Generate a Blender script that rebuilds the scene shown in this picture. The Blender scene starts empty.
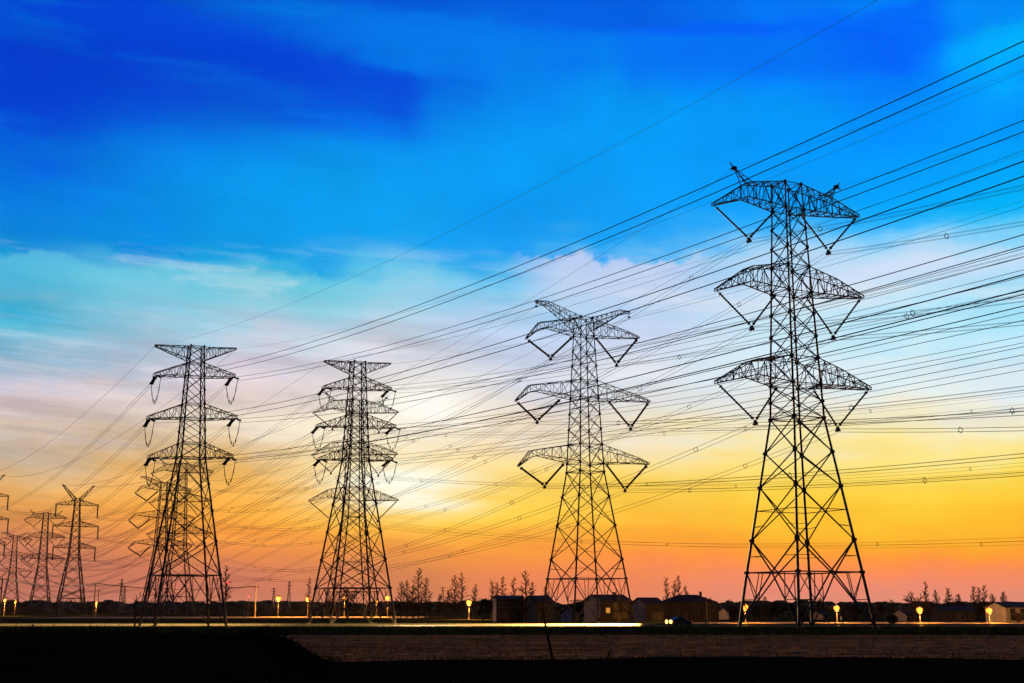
import bpy, math, random
from mathutils import Vector, Euler, noise

# ------------------------------------------------------------------ camera, sky, sun, exposure
SC = bpy.context.scene
COL = SC.collection
FPX, CAMH, HORIZON = 1300.0, 2.8, 607.0
PITCH = math.atan((HORIZON - 341.5) / FPX)
cam_data = bpy.data.cameras.new('camera')
cam_data.sensor_width = 36.0
cam_data.lens = FPX / 1024 * 36.0
cam_data.clip_start = 0.1
cam_data.clip_end = 20000
HAZE = 0.000014
cam = bpy.data.objects.new('camera', cam_data)
COL.objects.link(cam)
cam.location = (0, 0, CAMH)
cam.rotation_euler = (math.pi / 2 + PITCH, 0, 0)
SC.camera = cam

SC.view_settings.view_transform = 'Standard'
SC.view_settings.look = 'None'
SC.view_settings.exposure = 0.0
SC.view_settings.gamma = 1.0
SC.view_settings.use_curve_mapping = False
SC.render.engine = 'CYCLES'
SC.cycles.max_bounces = 6
SC.cycles.sample_clamp_indirect = 4.0

SUN_AZ, SUN_EL = math.radians(-3.8), math.radians(6.6)
sun_data = bpy.data.lights.new('sun', 'SUN')
sun_data.energy = 2.8
sun_data.angle = math.radians(4)
sun_data.color = (1.0, 0.62, 0.30)
sun = bpy.data.objects.new('sun', sun_data)
COL.objects.link(sun)
sdir = Vector((math.sin(SUN_AZ) * math.cos(SUN_EL), math.cos(SUN_AZ) * math.cos(SUN_EL), math.sin(SUN_EL)))
sun.rotation_euler = sdir.to_track_quat('Z', 'Y').to_euler()
sun.location = (0, 0, 80)


def lin(c):
    r = []
    for v in c:
        v = v / 255.0
        r.append(v / 12.92 if v <= 0.04045 else ((v + 0.055) / 1.055) ** 2.4)
    return tuple(r) + (1.0,)


def sky_angles(px, py):
    a = (px - 512) / FPX
    b = (341.5 - py) / FPX
    c, s = math.cos(PITCH), math.sin(PITCH)
    d = Vector((a, c - b * s, s + b * c)).normalized()
    return math.degrees(math.atan2(d.x, d.y)), math.degrees(math.asin(d.z))


# the dusk sky: colour against elevation for eight bearings
SKY = {
 0: [(0,0,66,205),(40,0,58,205),(80,0,62,208),(130,0,72,215),(150,0,95,220),(180,0,115,220),(220,0,135,225),(250,0,125,215),(275,0,160,215),(300,70,185,215),(330,115,187,215),(350,125,180,210),(372,165,188,212),(385,185,185,202),(402,215,195,198),(420,210,190,190),(432,225,200,180),(446,190,174,162),(472,203,170,126),(500,230,168,88),(522,225,145,82),(548,200,124,96),(598,184,104,88)],
 256: [(0,0,70,205),(20,0,82,214),(42,0,60,210),(70,0,70,215),(100,0,95,220),(130,0,130,230),(170,0,150,235),(210,0,155,235),(245,0,148,225),(258,30,170,225),(272,90,200,225),(300,140,205,225),(330,175,205,225),(350,200,200,215),(372,206,194,208),(400,230,210,205),(430,235,215,190),(455,225,190,140),(480,235,180,95),(502,240,165,70),(530,248,152,52),(552,232,136,72),(570,212,124,94),(600,194,108,86)],
 400: [(0,0,85,215),(15,0,95,220),(40,0,120,230),(58,0,100,225),(72,0,75,215),(85,0,95,225),(110,0,120,235),(150,0,150,240),(210,0,160,240),(245,10,160,235),(262,70,190,235),(280,130,205,235),(310,165,210,230),(340,190,205,225),(370,205,200,220),(395,225,220,215),(415,243,232,215),(440,248,226,185),(470,250,220,145),(500,250,188,80),(530,245,155,55),(552,236,142,66),(575,214,130,78),(600,203,116,84)],
 512: [(0,0,90,220),(20,0,100,225),(50,0,120,235),(80,0,130,235),(110,0,145,240),(150,0,155,240),(200,0,155,245),(240,0,150,240),(262,40,170,240),(280,110,200,240),(300,150,205,240),(330,190,210,240),(360,190,205,235),(385,205,205,220),(405,225,215,215),(430,240,215,190),(455,245,215,150),(480,250,210,110),(500,250,195,80),(520,250,170,60),(545,250,152,55),(568,246,140,68),(585,238,132,82),(602,226,124,86)],
 640: [(0,0,95,230),(20,0,98,232),(35,0,92,235),(60,0,120,240),(85,0,150,245),(130,0,155,245),(230,0,155,245),(250,40,170,245),(265,130,200,240),(300,185,210,240),(335,205,215,240),(370,215,225,235),(400,230,228,225),(425,243,228,195),(450,250,225,150),(475,253,215,95),(500,255,200,65),(525,255,180,50),(548,255,156,52),(569,252,141,72),(585,241,134,88),(602,227,126,94)],
 768: [(0,0,115,240),(20,0,105,240),(40,0,95,240),(70,0,105,245),(90,0,140,250),(120,0,150,250),(200,0,155,250),(225,40,175,250),(245,120,200,250),(265,180,215,245),(290,190,220,245),(310,200,230,245),(340,205,235,250),(370,215,235,245),(395,230,235,235),(420,240,235,215),(445,250,230,150),(470,255,222,100),(500,255,210,60),(525,255,185,45),(550,255,156,48),(570,254,140,82),(585,241,138,108),(602,228,134,112)],
 910: [(0,0,128,250),(15,0,115,250),(28,0,92,250),(70,0,100,250),(90,0,125,252),(130,0,145,252),(190,0,165,252),(225,20,180,252),(245,130,210,250),(262,195,222,248),(285,190,222,248),(310,175,228,250),(345,190,235,250),(375,212,238,248),(400,235,238,232),(425,246,238,205),(450,253,232,150),(470,255,224,100),(500,255,212,60),(525,255,188,42),(552,255,154,46),(570,255,139,84),(585,240,139,110),(602,228,136,114)],
 1024: [(0,0,135,245),(20,0,150,245),(35,0,185,255),(60,0,165,255),(100,0,145,250),(140,0,160,250),(190,0,175,250),(215,0,185,250),(235,90,200,250),(255,140,215,250),(275,160,220,250),(300,160,225,250),(330,175,230,250),(360,205,235,250),(390,220,235,245),(415,240,235,215),(440,250,240,190),(455,255,235,150),(470,255,225,100),(490,255,215,70),(520,255,190,40),(550,255,154,44),(570,253,139,80),(587,238,138,108),(605,226,134,112)],
}
ZENITH = (2, 22, 62)

world = bpy.data.worlds.new("World")
SC.world = world
world.use_nodes = True
wn, wl = world.node_tree.nodes, world.node_tree.links
wn.clear()


def N(t, **kw):
    n = wn.new(t)
    for k, v in kw.items():
        setattr(n, k, v)
    return n


def plug(sock, v):
    if hasattr(v, 'is_linked'):
        wl.new(v, sock)
    else:
        sock.default_value = v


def M(op, a, b=None, c=None, clamp=False):
    n = N('ShaderNodeMath', operation=op, use_clamp=clamp)
    plug(n.inputs[0], a)
    if b is not None: plug(n.inputs[1], b)
    if c is not None: plug(n.inputs[2], c)
    return n.outputs[0]


def smooth(v, a, b, lo=0.0, hi=1.0):
    n = N('ShaderNodeMapRange', interpolation_type='SMOOTHSTEP')
    plug(n.inputs['Value'], v)
    n.inputs['From Min'].default_value = a
    n.inputs['From Max'].default_value = b
    n.inputs['To Min'].default_value = lo
    n.inputs['To Max'].default_value = hi
    return n.outputs['Result']


def mix(f, a, b, mode='MIX'):
    n = N('ShaderNodeMix', data_type='RGBA', blend_type=mode)
    plug(n.inputs['Factor'], f)
    plug(n.inputs[6], a)
    plug(n.inputs[7], b)
    return n.outputs[2]


def wnoise(vec, scale, detail=5, rough=0.55, lac=2.0):
    n = N('ShaderNodeTexNoise')
    plug(n.inputs['Vector'], vec)
    n.inputs['Scale'].default_value = scale
    n.inputs['Detail'].default_value = detail
    n.inputs['Roughness'].default_value = rough
    n.inputs['Lacunarity'].default_value = lac
    return n.outputs[0]


tc = N('ShaderNodeTexCoord')
sep = N('ShaderNodeSeparateXYZ')
wl.new(tc.outputs['Generated'], sep.inputs[0])
dx, dy, dz = sep.outputs
EL = M('MULTIPLY', M('ARCSINE', dz), 180 / math.pi)
AZ = M('MULTIPLY', M('ARCTAN2', dx, dy), 180 / math.pi)


def comb(x, y, z=0.0):
    n = N('ShaderNodeCombineXYZ')
    plug(n.inputs[0], x); plug(n.inputs[1], y); plug(n.inputs[2], z)
    return n.outputs[0]


# slow streaky warp of the cloud layers; elongated along the horizon
tilt = M('ADD', EL, M('MULTIPLY', AZ, 0.05))
v_str = comb(M('MULTIPLY', AZ, 0.055), M('MULTIPLY', tilt, 0.34), 1.7)
v_str2 = comb(M('MULTIPLY', AZ, 0.10), M('MULTIPLY', tilt, 0.95), 8.3)
v_puff = comb(M('MULTIPLY', AZ, 0.30), M('MULTIPLY', EL, 0.42), 4.4)
n_warp = wnoise(v_str, 1.0, 6, 0.55)
n_fine = wnoise(v_str2, 1.0, 7, 0.6)
n_puff = wnoise(v_puff, 1.0, 7, 0.58)
amp = smooth(EL, 2.0, 9.0, 0.5, 1.0)
warp = M('MULTIPLY', M('ADD', M('MULTIPLY', M('SUBTRACT', n_warp, 0.5), 4.2),
                       M('MULTIPLY', M('SUBTRACT', n_puff, 0.5), 2.6)), amp)
EL_W = M('ADD', EL, warp)
AZ_W = M('ADD', AZ, M('MULTIPLY', M('SUBTRACT', wnoise(v_puff, 0.6, 4), 0.5), 6.0))

T = M('DIVIDE', EL_W, 45.0, clamp=True)
cols = []
for px, stops in sorted(SKY.items()):
    ramp = N('ShaderNodeValToRGB')
    cr = ramp.color_ramp
    cr.interpolation = 'B_SPLINE'
    pts = [(sky_angles(px, y)[1] / 45.0, lin((r, g, b))) for (y, r, g, b) in stops]
    pts.append((0.64, lin(stops[0][1:])))
    pts.append((0.86, lin(ZENITH)))
    pts.sort(key=lambda p: p[0])
    while len(cr.elements) > 1:
        cr.elements.remove(cr.elements[0])
    cr.elements[0].position = max(0.0, pts[0][0]); cr.elements[0].color = pts[0][1]
    for p, c in pts[1:]:
        e = cr.elements.new(p); e.color = c
    wl.new(T, ramp.inputs[0])
    cols.append((sky_angles(px, 300)[0], ramp.outputs[0]))
sky = cols[0][1]
for (a0, _), (a1, c1) in zip(cols, cols[1:]):
    sky = mix(smooth(AZ_W, a0, a1), sky, c1)

# streaks of thin cloud catching or blocking the last light
streak = M('SUBTRACT', n_fine, 0.5)
low = M('MULTIPLY', smooth(EL, 1.5, 4.0), smooth(EL, 17.0, 10.0))
leftw = smooth(AZ, 9.0, -4.0, 0.25, 1.0)
k = M('ADD', 1.0, M('MULTIPLY', M('MULTIPLY', streak, 1.1), M('MULTIPLY', low, leftw)))
kk = N('ShaderNodeVectorMath', operation='SCALE')
wl.new(sky, kk.inputs[0]); wl.new(k, kk.inputs['Scale'])
sky = kk.outputs[0]
# gentle tone change in the blue
k2 = M('ADD', 1.0, M('MULTIPLY', M('SUBTRACT', n_puff, 0.5), smooth(EL, 13.0, 18.0, 0.0, 0.35)))
kk2 = N('ShaderNodeVectorMath', operation='SCALE')
wl.new(sky, kk2.inputs[0]); wl.new(k2, kk2.inputs['Scale'])
sky = kk2.outputs[0]


n_edge = wnoise(comb(M('MULTIPLY', AZ, 0.42), M('MULTIPLY', EL, 0.30), 13.1), 1.0, 7, 0.62)
n_wisp = wnoise(comb(M('ADD', M('MULTIPLY', AZ, 0.085), M('MULTIPLY', n_puff, 0.55)), M('MULTIPLY', tilt, 0.62), 21.0), 1.0, 9, 0.62)


def cloud(px, py, slope, thick, azl, azr, soft, colr, strength, amp_, sharp, sky):
    """a bank of cloud with a ragged upper edge that thins out downwards"""
    a, e = sky_angles(px, py)
    edge = M('ADD', M('MULTIPLY_ADD', M('SUBTRACT', AZ, a), slope, e), M('MULTIPLY', M('SUBTRACT', n_edge, 0.5), amp_))
    d = M('SUBTRACT', edge, EL)
    m = M('MULTIPLY', smooth(d, -sharp, sharp), smooth(d, thick, thick * 0.25))
    w = M('MULTIPLY', smooth(AZ, azl - soft, azl + soft), smooth(AZ, azr + soft, azr - soft))
    return mix(M('MULTIPLY', M('MULTIPLY', m, w), strength, clamp=True), sky, lin(colr))


sky = cloud(330, 55, -0.19, 3.6, -30.0, -4.4, 0.9, (0, 68, 218), 0.75, 2.6, 0.16, sky)
sky = cloud(800, 17, 0.0, 3.4, 5.0, 19.6, 0.8, (0, 92, 248), 0.75, 1.0, 0.30, sky)
sky = cloud(60, 30, 0.0, 5.5, -40.0, -11.0, 4.0, (0, 60, 206), 0.6, 1.6, 0.6, sky)
sky = cloud(420, 14, -0.08, 2.6, -13.0, 16.0, 3.5, (0, 128, 238), 0.45, 1.4, 0.30, sky)
sky = cloud(630, 256, 0.0, 3.2, 1.0, 8.5, 1.6, (205, 214, 242), 0.75, 2.6, 0.14, sky)
sky = cloud(900, 262, 0.05, 1.6, 12.0, 24.0, 2.0, (214, 226, 250), 0.6, 1.6, 0.20, sky)
sky = cloud(150, 268, -0.01, 2.2, -24.0, -6.0, 2.0, (110, 205, 226), 0.5, 2.0, 0.16, sky)
# wisps drawn out by the wind
wm = M('MULTIPLY', smooth(n_wisp, 0.50, 0.68), smooth(EL, 5.0, 8.0))
hi = smooth(EL, 13.5, 16.5)
sky = mix(M('MULTIPLY', M('MULTIPLY', wm, hi), 0.13), sky, lin((0, 168, 250)))
sky = mix(M('MULTIPLY', M('MULTIPLY', wm, M('SUBTRACT', 1.0, hi)), 0.38), sky, lin((240, 238, 242)))
wd = M('MULTIPLY', M('MULTIPLY', smooth(n_wisp, 0.47, 0.33), smooth(AZ, 2.0, -7.0)), M('MULTIPLY', smooth(EL, 4.5, 6.5), smooth(EL, 14.0, 11.0)))
sky = mix(M('MULTIPLY', wd, 0.40), sky, lin((160, 158, 176)))


def glow(px, py, wa, we, strength, colr, sky, use_noise=0.6):
    a, e = sky_angles(px, py)
    q = M('ADD', M('POWER', M('DIVIDE', M('ABSOLUTE', M('SUBTRACT', AZ, a)), wa), 2.0),
          M('POWER', M('DIVIDE', M('ABSOLUTE', M('SUBTRACT', M('ADD', EL, M('MULTIPLY', streak, use_noise * 4)), e)), we), 2.0))
    g = M('MULTIPLY', M('EXPONENT', M('MULTIPLY', q, -1.0)), strength, clamp=True)
    g = M('MULTIPLY', g, M('ADD', 1.0, M('MULTIPLY', streak, use_noise * 2.5)), clamp=True)
    return mix(g, sky, lin(colr))


# the sun itself stays behind thin cloud
sky = glow(420, 425, 5.6, 2.5, 0.62, (255, 240, 206), sky, 0.35)
sky = glow(425, 408, 2.4, 1.2, 1.1, (255, 253, 244), sky, 0.4)
sky = glow(455, 498, 6.8, 1.5, 0.85, (255, 214, 66), sky)
sky = glow(250, 500, 6.0, 1.0, 0.45, (255, 178, 64), sky)
sky = glow(402, 482, 3.2, 0.85, 1.2, (255, 254, 232), sky)
sky = glow(290, 426, 5.0, 0.5, 0.7, (255, 242, 214), sky)

# the eastern half of the sky, behind the camera, is already night blue
back = N('ShaderNodeValToRGB')
back.color_ramp.elements[0].position = 0.0
back.color_ramp.elements[0].color = (0.030, 0.026, 0.028, 1)
back.color_ramp.elements[1].position = 0.8
back.color_ramp.elements[1].color = (0.004, 0.010, 0.030, 1)
wl.new(T, back.inputs[0])
sky = mix(smooth(M('ABSOLUTE', AZ), 32.0, 105.0), sky, back.outputs[0])

nish = N('ShaderNodeTexSky', sky_type='NISHITA')
nish.sun_disc = False
nish.sun_elevation = SUN_EL
nish.sun_rotation = SUN_AZ
nish_k = N('ShaderNodeVectorMath', operation='SCALE')
wl.new(nish.outputs[0], nish_k.inputs[0]); nish_k.inputs['Scale'].default_value = 0.00015
sky = mix(1.0, sky, nish_k.outputs[0], 'ADD')
bg = N('ShaderNodeBackground')
wl.new(sky, bg.inputs[0]); bg.inputs[1].default_value = 1.0
wo = N('ShaderNodeOutputWorld')
wl.new(bg.outputs[0], wo.inputs[0])
world.cycles.sampling_method = 'MANUAL'
world.cycles.sample_map_resolution = 1024


# ------------------------------------------------------------------ helpers
def at(px, py, Y):
    a = (px - 512) / FPX
    b = (341.5 - py) / FPX
    c, s = math.cos(PITCH), math.sin(PITCH)
    kq = Y / (c - b * s)
    return Vector((a * kq, Y, CAMH + kq * (s + b * c)))


def gz(X, Y):
    """height of the ground sheet"""
    t = min(1.0, max(0.0, (Y - 186) / 26.0))
    return -0.45 * t * t * (3 - 2 * t)


class MB:
    def __init__(self):
        self.v, self.f = [], []

    def beam(self, p, q, w, n=4, w2=None):
        p, q = Vector(p), Vector(q)
        d = q - p
        if d.length < 1e-6: return
        d.normalize()
        up = Vector((0, 0, 1)) if abs(d.z) < 0.9 else Vector((1, 0, 0))
        a = d.cross(up).normalized(); b = a.cross(d)
        w2 = w if w2 is None else w2
        i = len(self.v)
        for (c, r) in ((p, w / 2), (q, w2 / 2)):
            for kq in range(n):
                t = 2 * math.pi * (kq + 0.5) / n
                self.v.append(c + a * (math.cos(t) * r) + b * (math.sin(t) * r))
        for kq in range(n):
            m = (kq + 1) % n
            self.f.append((i + kq, i + m, i + n + m, i + n + kq))
        self.f.append(tuple(i + kq for kq in reversed(range(n))))
        self.f.append(tuple(i + n + kq for kq in range(n)))

    def path(self, pts, r, n=4):
        i0 = len(self.v)
        L = len(pts)
        for j, p in enumerate(pts):
            d = (pts[min(j + 1, L - 1)] - pts[max(j - 1, 0)]).normalized()
            up = Vector((0, 0, 1)) if abs(d.z) < 0.95 else Vector((1, 0, 0))
            a = d.cross(up).normalized(); b = a.cross(d)
            rr = r[j] if isinstance(r, (list, tuple)) else r
            for kq in range(n):
                t = 2 * math.pi * kq / n
                self.v.append(p + a * (math.cos(t) * rr) + b * (math.sin(t) * rr))
        for j in range(L - 1):
            for kq in range(n):
                m = (kq + 1) % n
                self.f.append((i0 + j * n + kq, i0 + j * n + m, i0 + (j + 1) * n + m, i0 + (j + 1) * n + kq))
        self.f.append(tuple(i0 + kq for kq in reversed(range(n))))
        self.f.append(tuple(i0 + (L - 1) * n + kq for kq in range(n)))

    def box(self, x0, x1, y0, y1, z0, z1):
        i = len(self.v)
        for z in (z0, z1):
            for (x, y) in ((x0, y0), (x1, y0), (x1, y1), (x0, y1)):
                self.v.append(Vector((x, y, z)))
        for f in ((3, 2, 1, 0), (4, 5, 6, 7), (0, 1, 5, 4), (1, 2, 6, 5), (2, 3, 7, 6), (3, 0, 4, 7)):
            self.f.append(tuple(i + kq for kq in f))

    def lathe(self, prof, n=12, c=(0, 0, 0)):
        """prof: list of (radius, z)"""
        i = len(self.v)
        for (r, z) in prof:
            for kq in range(n):
                t = 2 * math.pi * kq / n
                self.v.append(Vector((c[0] + r * math.cos(t), c[1] + r * math.sin(t), c[2] + z)))
        for j in range(len(prof) - 1):
            for kq in range(n):
                m = (kq + 1) % n
                self.f.append((i + j * n + kq, i + j * n + m, i + (j + 1) * n + m, i + (j + 1) * n + kq))
        self.f.append(tuple(i + kq for kq in reversed(range(n))))
        self.f.append(tuple(i + (len(prof) - 1) * n + kq for kq in range(n)))

    def poly(self, pts):
        i = len(self.v)
        self.v += [Vector(p) for p in pts]
        self.f.append(tuple(range(i, i + len(pts))))

    def prism(self, pts, d):
        """extrude polygon pts by vector d"""
        d = Vector(d); n = len(pts); i = len(self.v)
        self.v += [Vector(p) for p in pts] + [Vector(p) + d for p in pts]
        self.f.append(tuple(i + kq for kq in range(n)))
        self.f.append(tuple(i + n + kq for kq in reversed(range(n))))
        for kq in range(n):
            m = (kq + 1) % n
            self.f.append((i + m, i + kq, i + n + kq, i + n + m))

    def mesh(self, name, mat, smooth_=False):
        me = bpy.data.meshes.new(name)
        me.from_pydata([tuple(v) for v in self.v], [], self.f)
        me.materials.append(mat)
        if smooth_:
            me.polygons.foreach_set('use_smooth', [True] * len(me.polygons))
        me.update()
        return me

    def build(self, name, mat, parent=None, smooth_=False):
        o = bpy.data.objects.new(name, self.mesh(name, mat, smooth_))
        COL.objects.link(o)
        if parent: o.parent = parent
        return o


def tag(o, label=None, cat=None, group=None, kind=None):
    if label: o['label'] = label
    if cat: o['category'] = cat
    if group: o['group'] = group
    if kind: o['kind'] = kind
    return o


def empty(name, loc=(0, 0, 0), rz=0.0):
    o = bpy.data.objects.new(name, None)
    COL.objects.link(o)
    o.location = loc
    o.rotation_euler = (0, 0, rz)
    o.empty_display_size = 0.5
    return o


def copy_tree(o, parent=None):
    c = o.copy()
    COL.objects.link(c)
    if parent: c.parent = parent
    for ch in list(o.children):
        copy_tree(ch, c)
    return c


# ------------------------------------------------------------------ materials
def material(name, base, rough=0.8, metal=0.0, var=0.25, scale=3.0, spec=0.3, bump=0.0, stretch=(1, 1, 1)):
    m = bpy.data.materials.new(name)
    m.use_nodes = True
    nt = m.node_tree
    b = nt.nodes['Principled BSDF']
    b.inputs['Roughness'].default_value = rough
    b.inputs['Metallic'].default_value = metal
    b.inputs['Specular IOR Level'].default_value = spec
    t = nt.nodes.new('ShaderNodeTexCoord')
    mp = nt.nodes.new('ShaderNodeMapping')
    mp.inputs['Scale'].default_value = stretch
    nt.links.new(t.outputs['Object'], mp.inputs[0])
    nz = nt.nodes.new('ShaderNodeTexNoise')
    nz.inputs['Scale'].default_value = scale
    nz.inputs['Detail'].default_value = 6
    nt.links.new(mp.outputs[0], nz.inputs['Vector'])
    r = nt.nodes.new('ShaderNodeValToRGB')
    r.color_ramp.elements[0].position = 0.3
    r.color_ramp.elements[1].position = 0.7
    r.color_ramp.elements[0].color = tuple(max(0, c * (1 - var)) for c in base) + (1,)
    r.color_ramp.elements[1].color = tuple(min(1, c * (1 + var)) for c in base) + (1,)
    nt.links.new(nz.outputs[0], r.inputs[0])
    nt.links.new(r.outputs[0], b.inputs['Base Color'])
    if bump:
        bp = nt.nodes.new('ShaderNodeBump')
        bp.inputs['Strength'].default_value = bump
        nt.links.new(nz.outputs[0], bp.inputs['Height'])
        nt.links.new(bp.outputs[0], b.inputs['Normal'])
    return m


def glowing(name, colr, strength):
    m = bpy.data.materials.new(name)
    m.use_nodes = True
    b = m.node_tree.nodes['Principled BSDF']
    b.inputs['Base Color'].default_value = (0.004, 0.003, 0.002, 1)
    b.inputs['Specular IOR Level'].default_value = 0.0
    b.inputs['Emission Color'].default_value = colr + (1,)
    b.inputs['Emission Strength'].default_value = strength
    return m


STEEL = material('galvanised_steel', (0.035, 0.036, 0.038), 0.55, 0.3, 0.3, 1.5)
STEEL_NEAR = material('galvanised_tube', (0.055, 0.058, 0.064), 0.6, 0.3, 0.3, 1.5)
WIRE = material('aluminium_wire', (0.03, 0.03, 0.033), 0.6, 0.2, 0.1, 1)
GLASSY = material('porcelain_insulator', (0.03, 0.022, 0.018), 0.6, 0, 0.2, 2, 0.1)
CONCRETE = material('concrete', (0.26, 0.25, 0.23), 0.85, 0, 0.2, 2)
SOIL = material('ploughed_soil', (0.40, 0.175, 0.066), 0.95, 0, 0.6, 0.6, 0.0, 0.0, (0.22, 1.0, 1))
MEADOW = material('meadow', (0.018, 0.020, 0.009), 0.95, 0, 0.5, 0.12, 0.0, 0, (1, 2, 1))
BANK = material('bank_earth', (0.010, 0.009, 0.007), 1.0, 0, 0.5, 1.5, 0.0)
GRASS = material('grass_blades', (0.075, 0.150, 0.016), 0.9, 0, 0.5, 0.5, 0.0)
DRYGRASS = material('dead_grass', (0.012, 0.011, 0.008), 1.0, 0, 0.4, 2, 0.0)
GLOSSROAD = material('glossy_asphalt', (0.04, 0.038, 0.035), 0.05, 0, 0.2, 0.4, 1.0)  # gloss added so the road mirrors the sky as a bright streak
PALEROAD = material('concrete_road', (0.22, 0.19, 0.16), 0.9, 0, 0.3, 0.3, 0.0)
PAINT = material('road_paint', (0.75, 0.75, 0.72), 0.6, 0, 0.1, 3)
BARK = material('bark', (0.055, 0.042, 0.032), 0.95, 0, 0.3, 3, 0.0)
TWIG = material('twigs', (0.060, 0.040, 0.030), 0.95, 0, 0.3, 3, 0.0)
LEAFDARK = material('evergreen_leaves', (0.020, 0.028, 0.012), 0.95, 0, 0.5, 1.2, 0.0)
WOOD_FAR = material('far_wood', (0.045, 0.048, 0.045), 1.0, 0, 0.5, 0.15, 0.0)
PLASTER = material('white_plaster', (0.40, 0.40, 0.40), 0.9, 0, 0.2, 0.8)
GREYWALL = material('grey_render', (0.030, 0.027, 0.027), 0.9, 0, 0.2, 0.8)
ROOFT = material('roof_tiles', (0.035, 0.030, 0.030), 0.9, 0, 0.3, 3, 0.2)
PANE = material('window_glass', (0.02, 0.024, 0.03), 0.4, 0, 0.1, 1, 0.12)
FRAME = material('window_frame', (0.16, 0.16, 0.16), 0.7, 0, 0.1, 1)
DOORM = material('door_wood', (0.08, 0.05, 0.035), 0.7, 0, 0.2, 2)
POLEC = material('pole_concrete', (0.09, 0.085, 0.08), 0.85, 0, 0.2, 2)
WOODP = material('weathered_stake', (0.030, 0.024, 0.018), 0.95, 0, 0.3, 6)
LAMP_E = glowing('sodium_lamp_glass', (1.0, 0.27, 0.025), 2.8)
LAMP_RED = glowing('red_beacon', (1.0, 0.06, 0.05), 5.0)
HEAD_E = glowing('headlamp_glass', (1.0, 0.47, 0.09), 6.0)
TAIL_E = glowing('tail_lamp_glass', (1.0, 0.05, 0.02), 3.0)
WINLIT = glowing('lit_pane', (1.0, 0.40, 0.06), 0.75)
CARP = material('car_paint', (0.05, 0.05, 0.055), 0.25, 0.4, 0.1, 1, 0.5)
TYRE = material('tyre_rubber', (0.02, 0.02, 0.02), 0.9, 0, 0.1, 2)
RIM = material('wheel_rim', (0.35, 0.35, 0.36), 0.35, 0.7, 0.1, 2)

# ------------------------------------------------------------------ ground and roads
random.seed(7)


def sheet(name, xs, ys, zf, mat, smooth_=True):
    m = MB()
    nx = len(xs)
    for y in ys:
        for x in xs:
            m.v.append(Vector((x, y, zf(x, y))))
    for j in range(len(ys) - 1):
        for i in range(nx - 1):
            a = j * nx + i
            m.f.append((a, a + 1, a + nx + 1, a + nx))
    o = m.build(name, mat, None, smooth_)
    o['kind'] = 'structure'
    return o


def frange(a, b, n):
    return [a + (b - a) * i / n for i in range(n + 1)]


sheet('ground', [-9000, -3000, -800, -300] + frange(-200, 200, 20) + [300, 800, 3000, 9000],
      [-200, 0, 40, 90, 130] + frange(150, 230, 20) + [260, 400, 800, 2000, 6000, 12000], gz, MEADOW)


def soil_h(x, y):
    r = math.sin(y * 1.05 + 1.5 * noise.noise(Vector((x * 0.02, y * 0.06, 0))))
    clods = noise.noise(Vector((x * 1.6, y * 1.3, 3))) * 0.13 + noise.noise(Vector((x * 0.15, y * 0.3, 9))) * 0.03
    edge = min(1.0, (y - 44) / 6.0, (131 - y) / 3.0)
    return 0.02 + max(0, edge) * (0.12 + r * 0.018 + clods * 0.6)


sheet('ploughed_field', frange(-62, 62, 260), frange(44, 131, 190), soil_h, SOIL, False)


def road_strip(name, x0, x1, y0, y1, mat, lift, n=12):
    return sheet(name, frange(x0, x1, n), frange(y0, y1, 3), lambda x, y: gz(x, y) + lift, mat)


road_strip('road', -260, 260, 227.0, 238.0, GLOSSROAD, 0.05, 40)
road_strip('road_edge_line', -260, 260, 229.4, 229.55, PAINT, 0.056, 40)
road_strip('side_lane', 8.2, 25.2, 252.0, 258.0, GLOSSROAD, 0.012)
road_strip('far_road', -150, -28, 385.0, 455.0, PALEROAD, 0.012)
road_strip('village_street', 36, 240, 266.0, 300.0, PALEROAD, 0.012)
kerb = MB()
kerb.box(-260, 260, 238.05, 238.30, -0.6, -0.12)  # far kerb raised to catch the beams as one long bright line
kerb.box(-260, 260, 226.75, 226.95, -0.6, -0.38)
tag(kerb.build('reflector_kerb', CONCRETE), kind='structure')


# the dark bank in front of the camera
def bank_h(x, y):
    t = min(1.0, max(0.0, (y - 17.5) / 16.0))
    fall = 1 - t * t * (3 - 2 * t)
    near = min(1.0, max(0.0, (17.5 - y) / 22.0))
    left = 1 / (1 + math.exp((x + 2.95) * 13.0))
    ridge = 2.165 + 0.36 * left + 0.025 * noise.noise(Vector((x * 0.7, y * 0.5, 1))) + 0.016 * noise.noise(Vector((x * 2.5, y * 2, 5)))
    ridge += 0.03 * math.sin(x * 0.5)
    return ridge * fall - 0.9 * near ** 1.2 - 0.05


sheet('earth_bank', frange(-24, 24, 180), frange(-14, 34, 96), bank_h, BANK)

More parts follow.
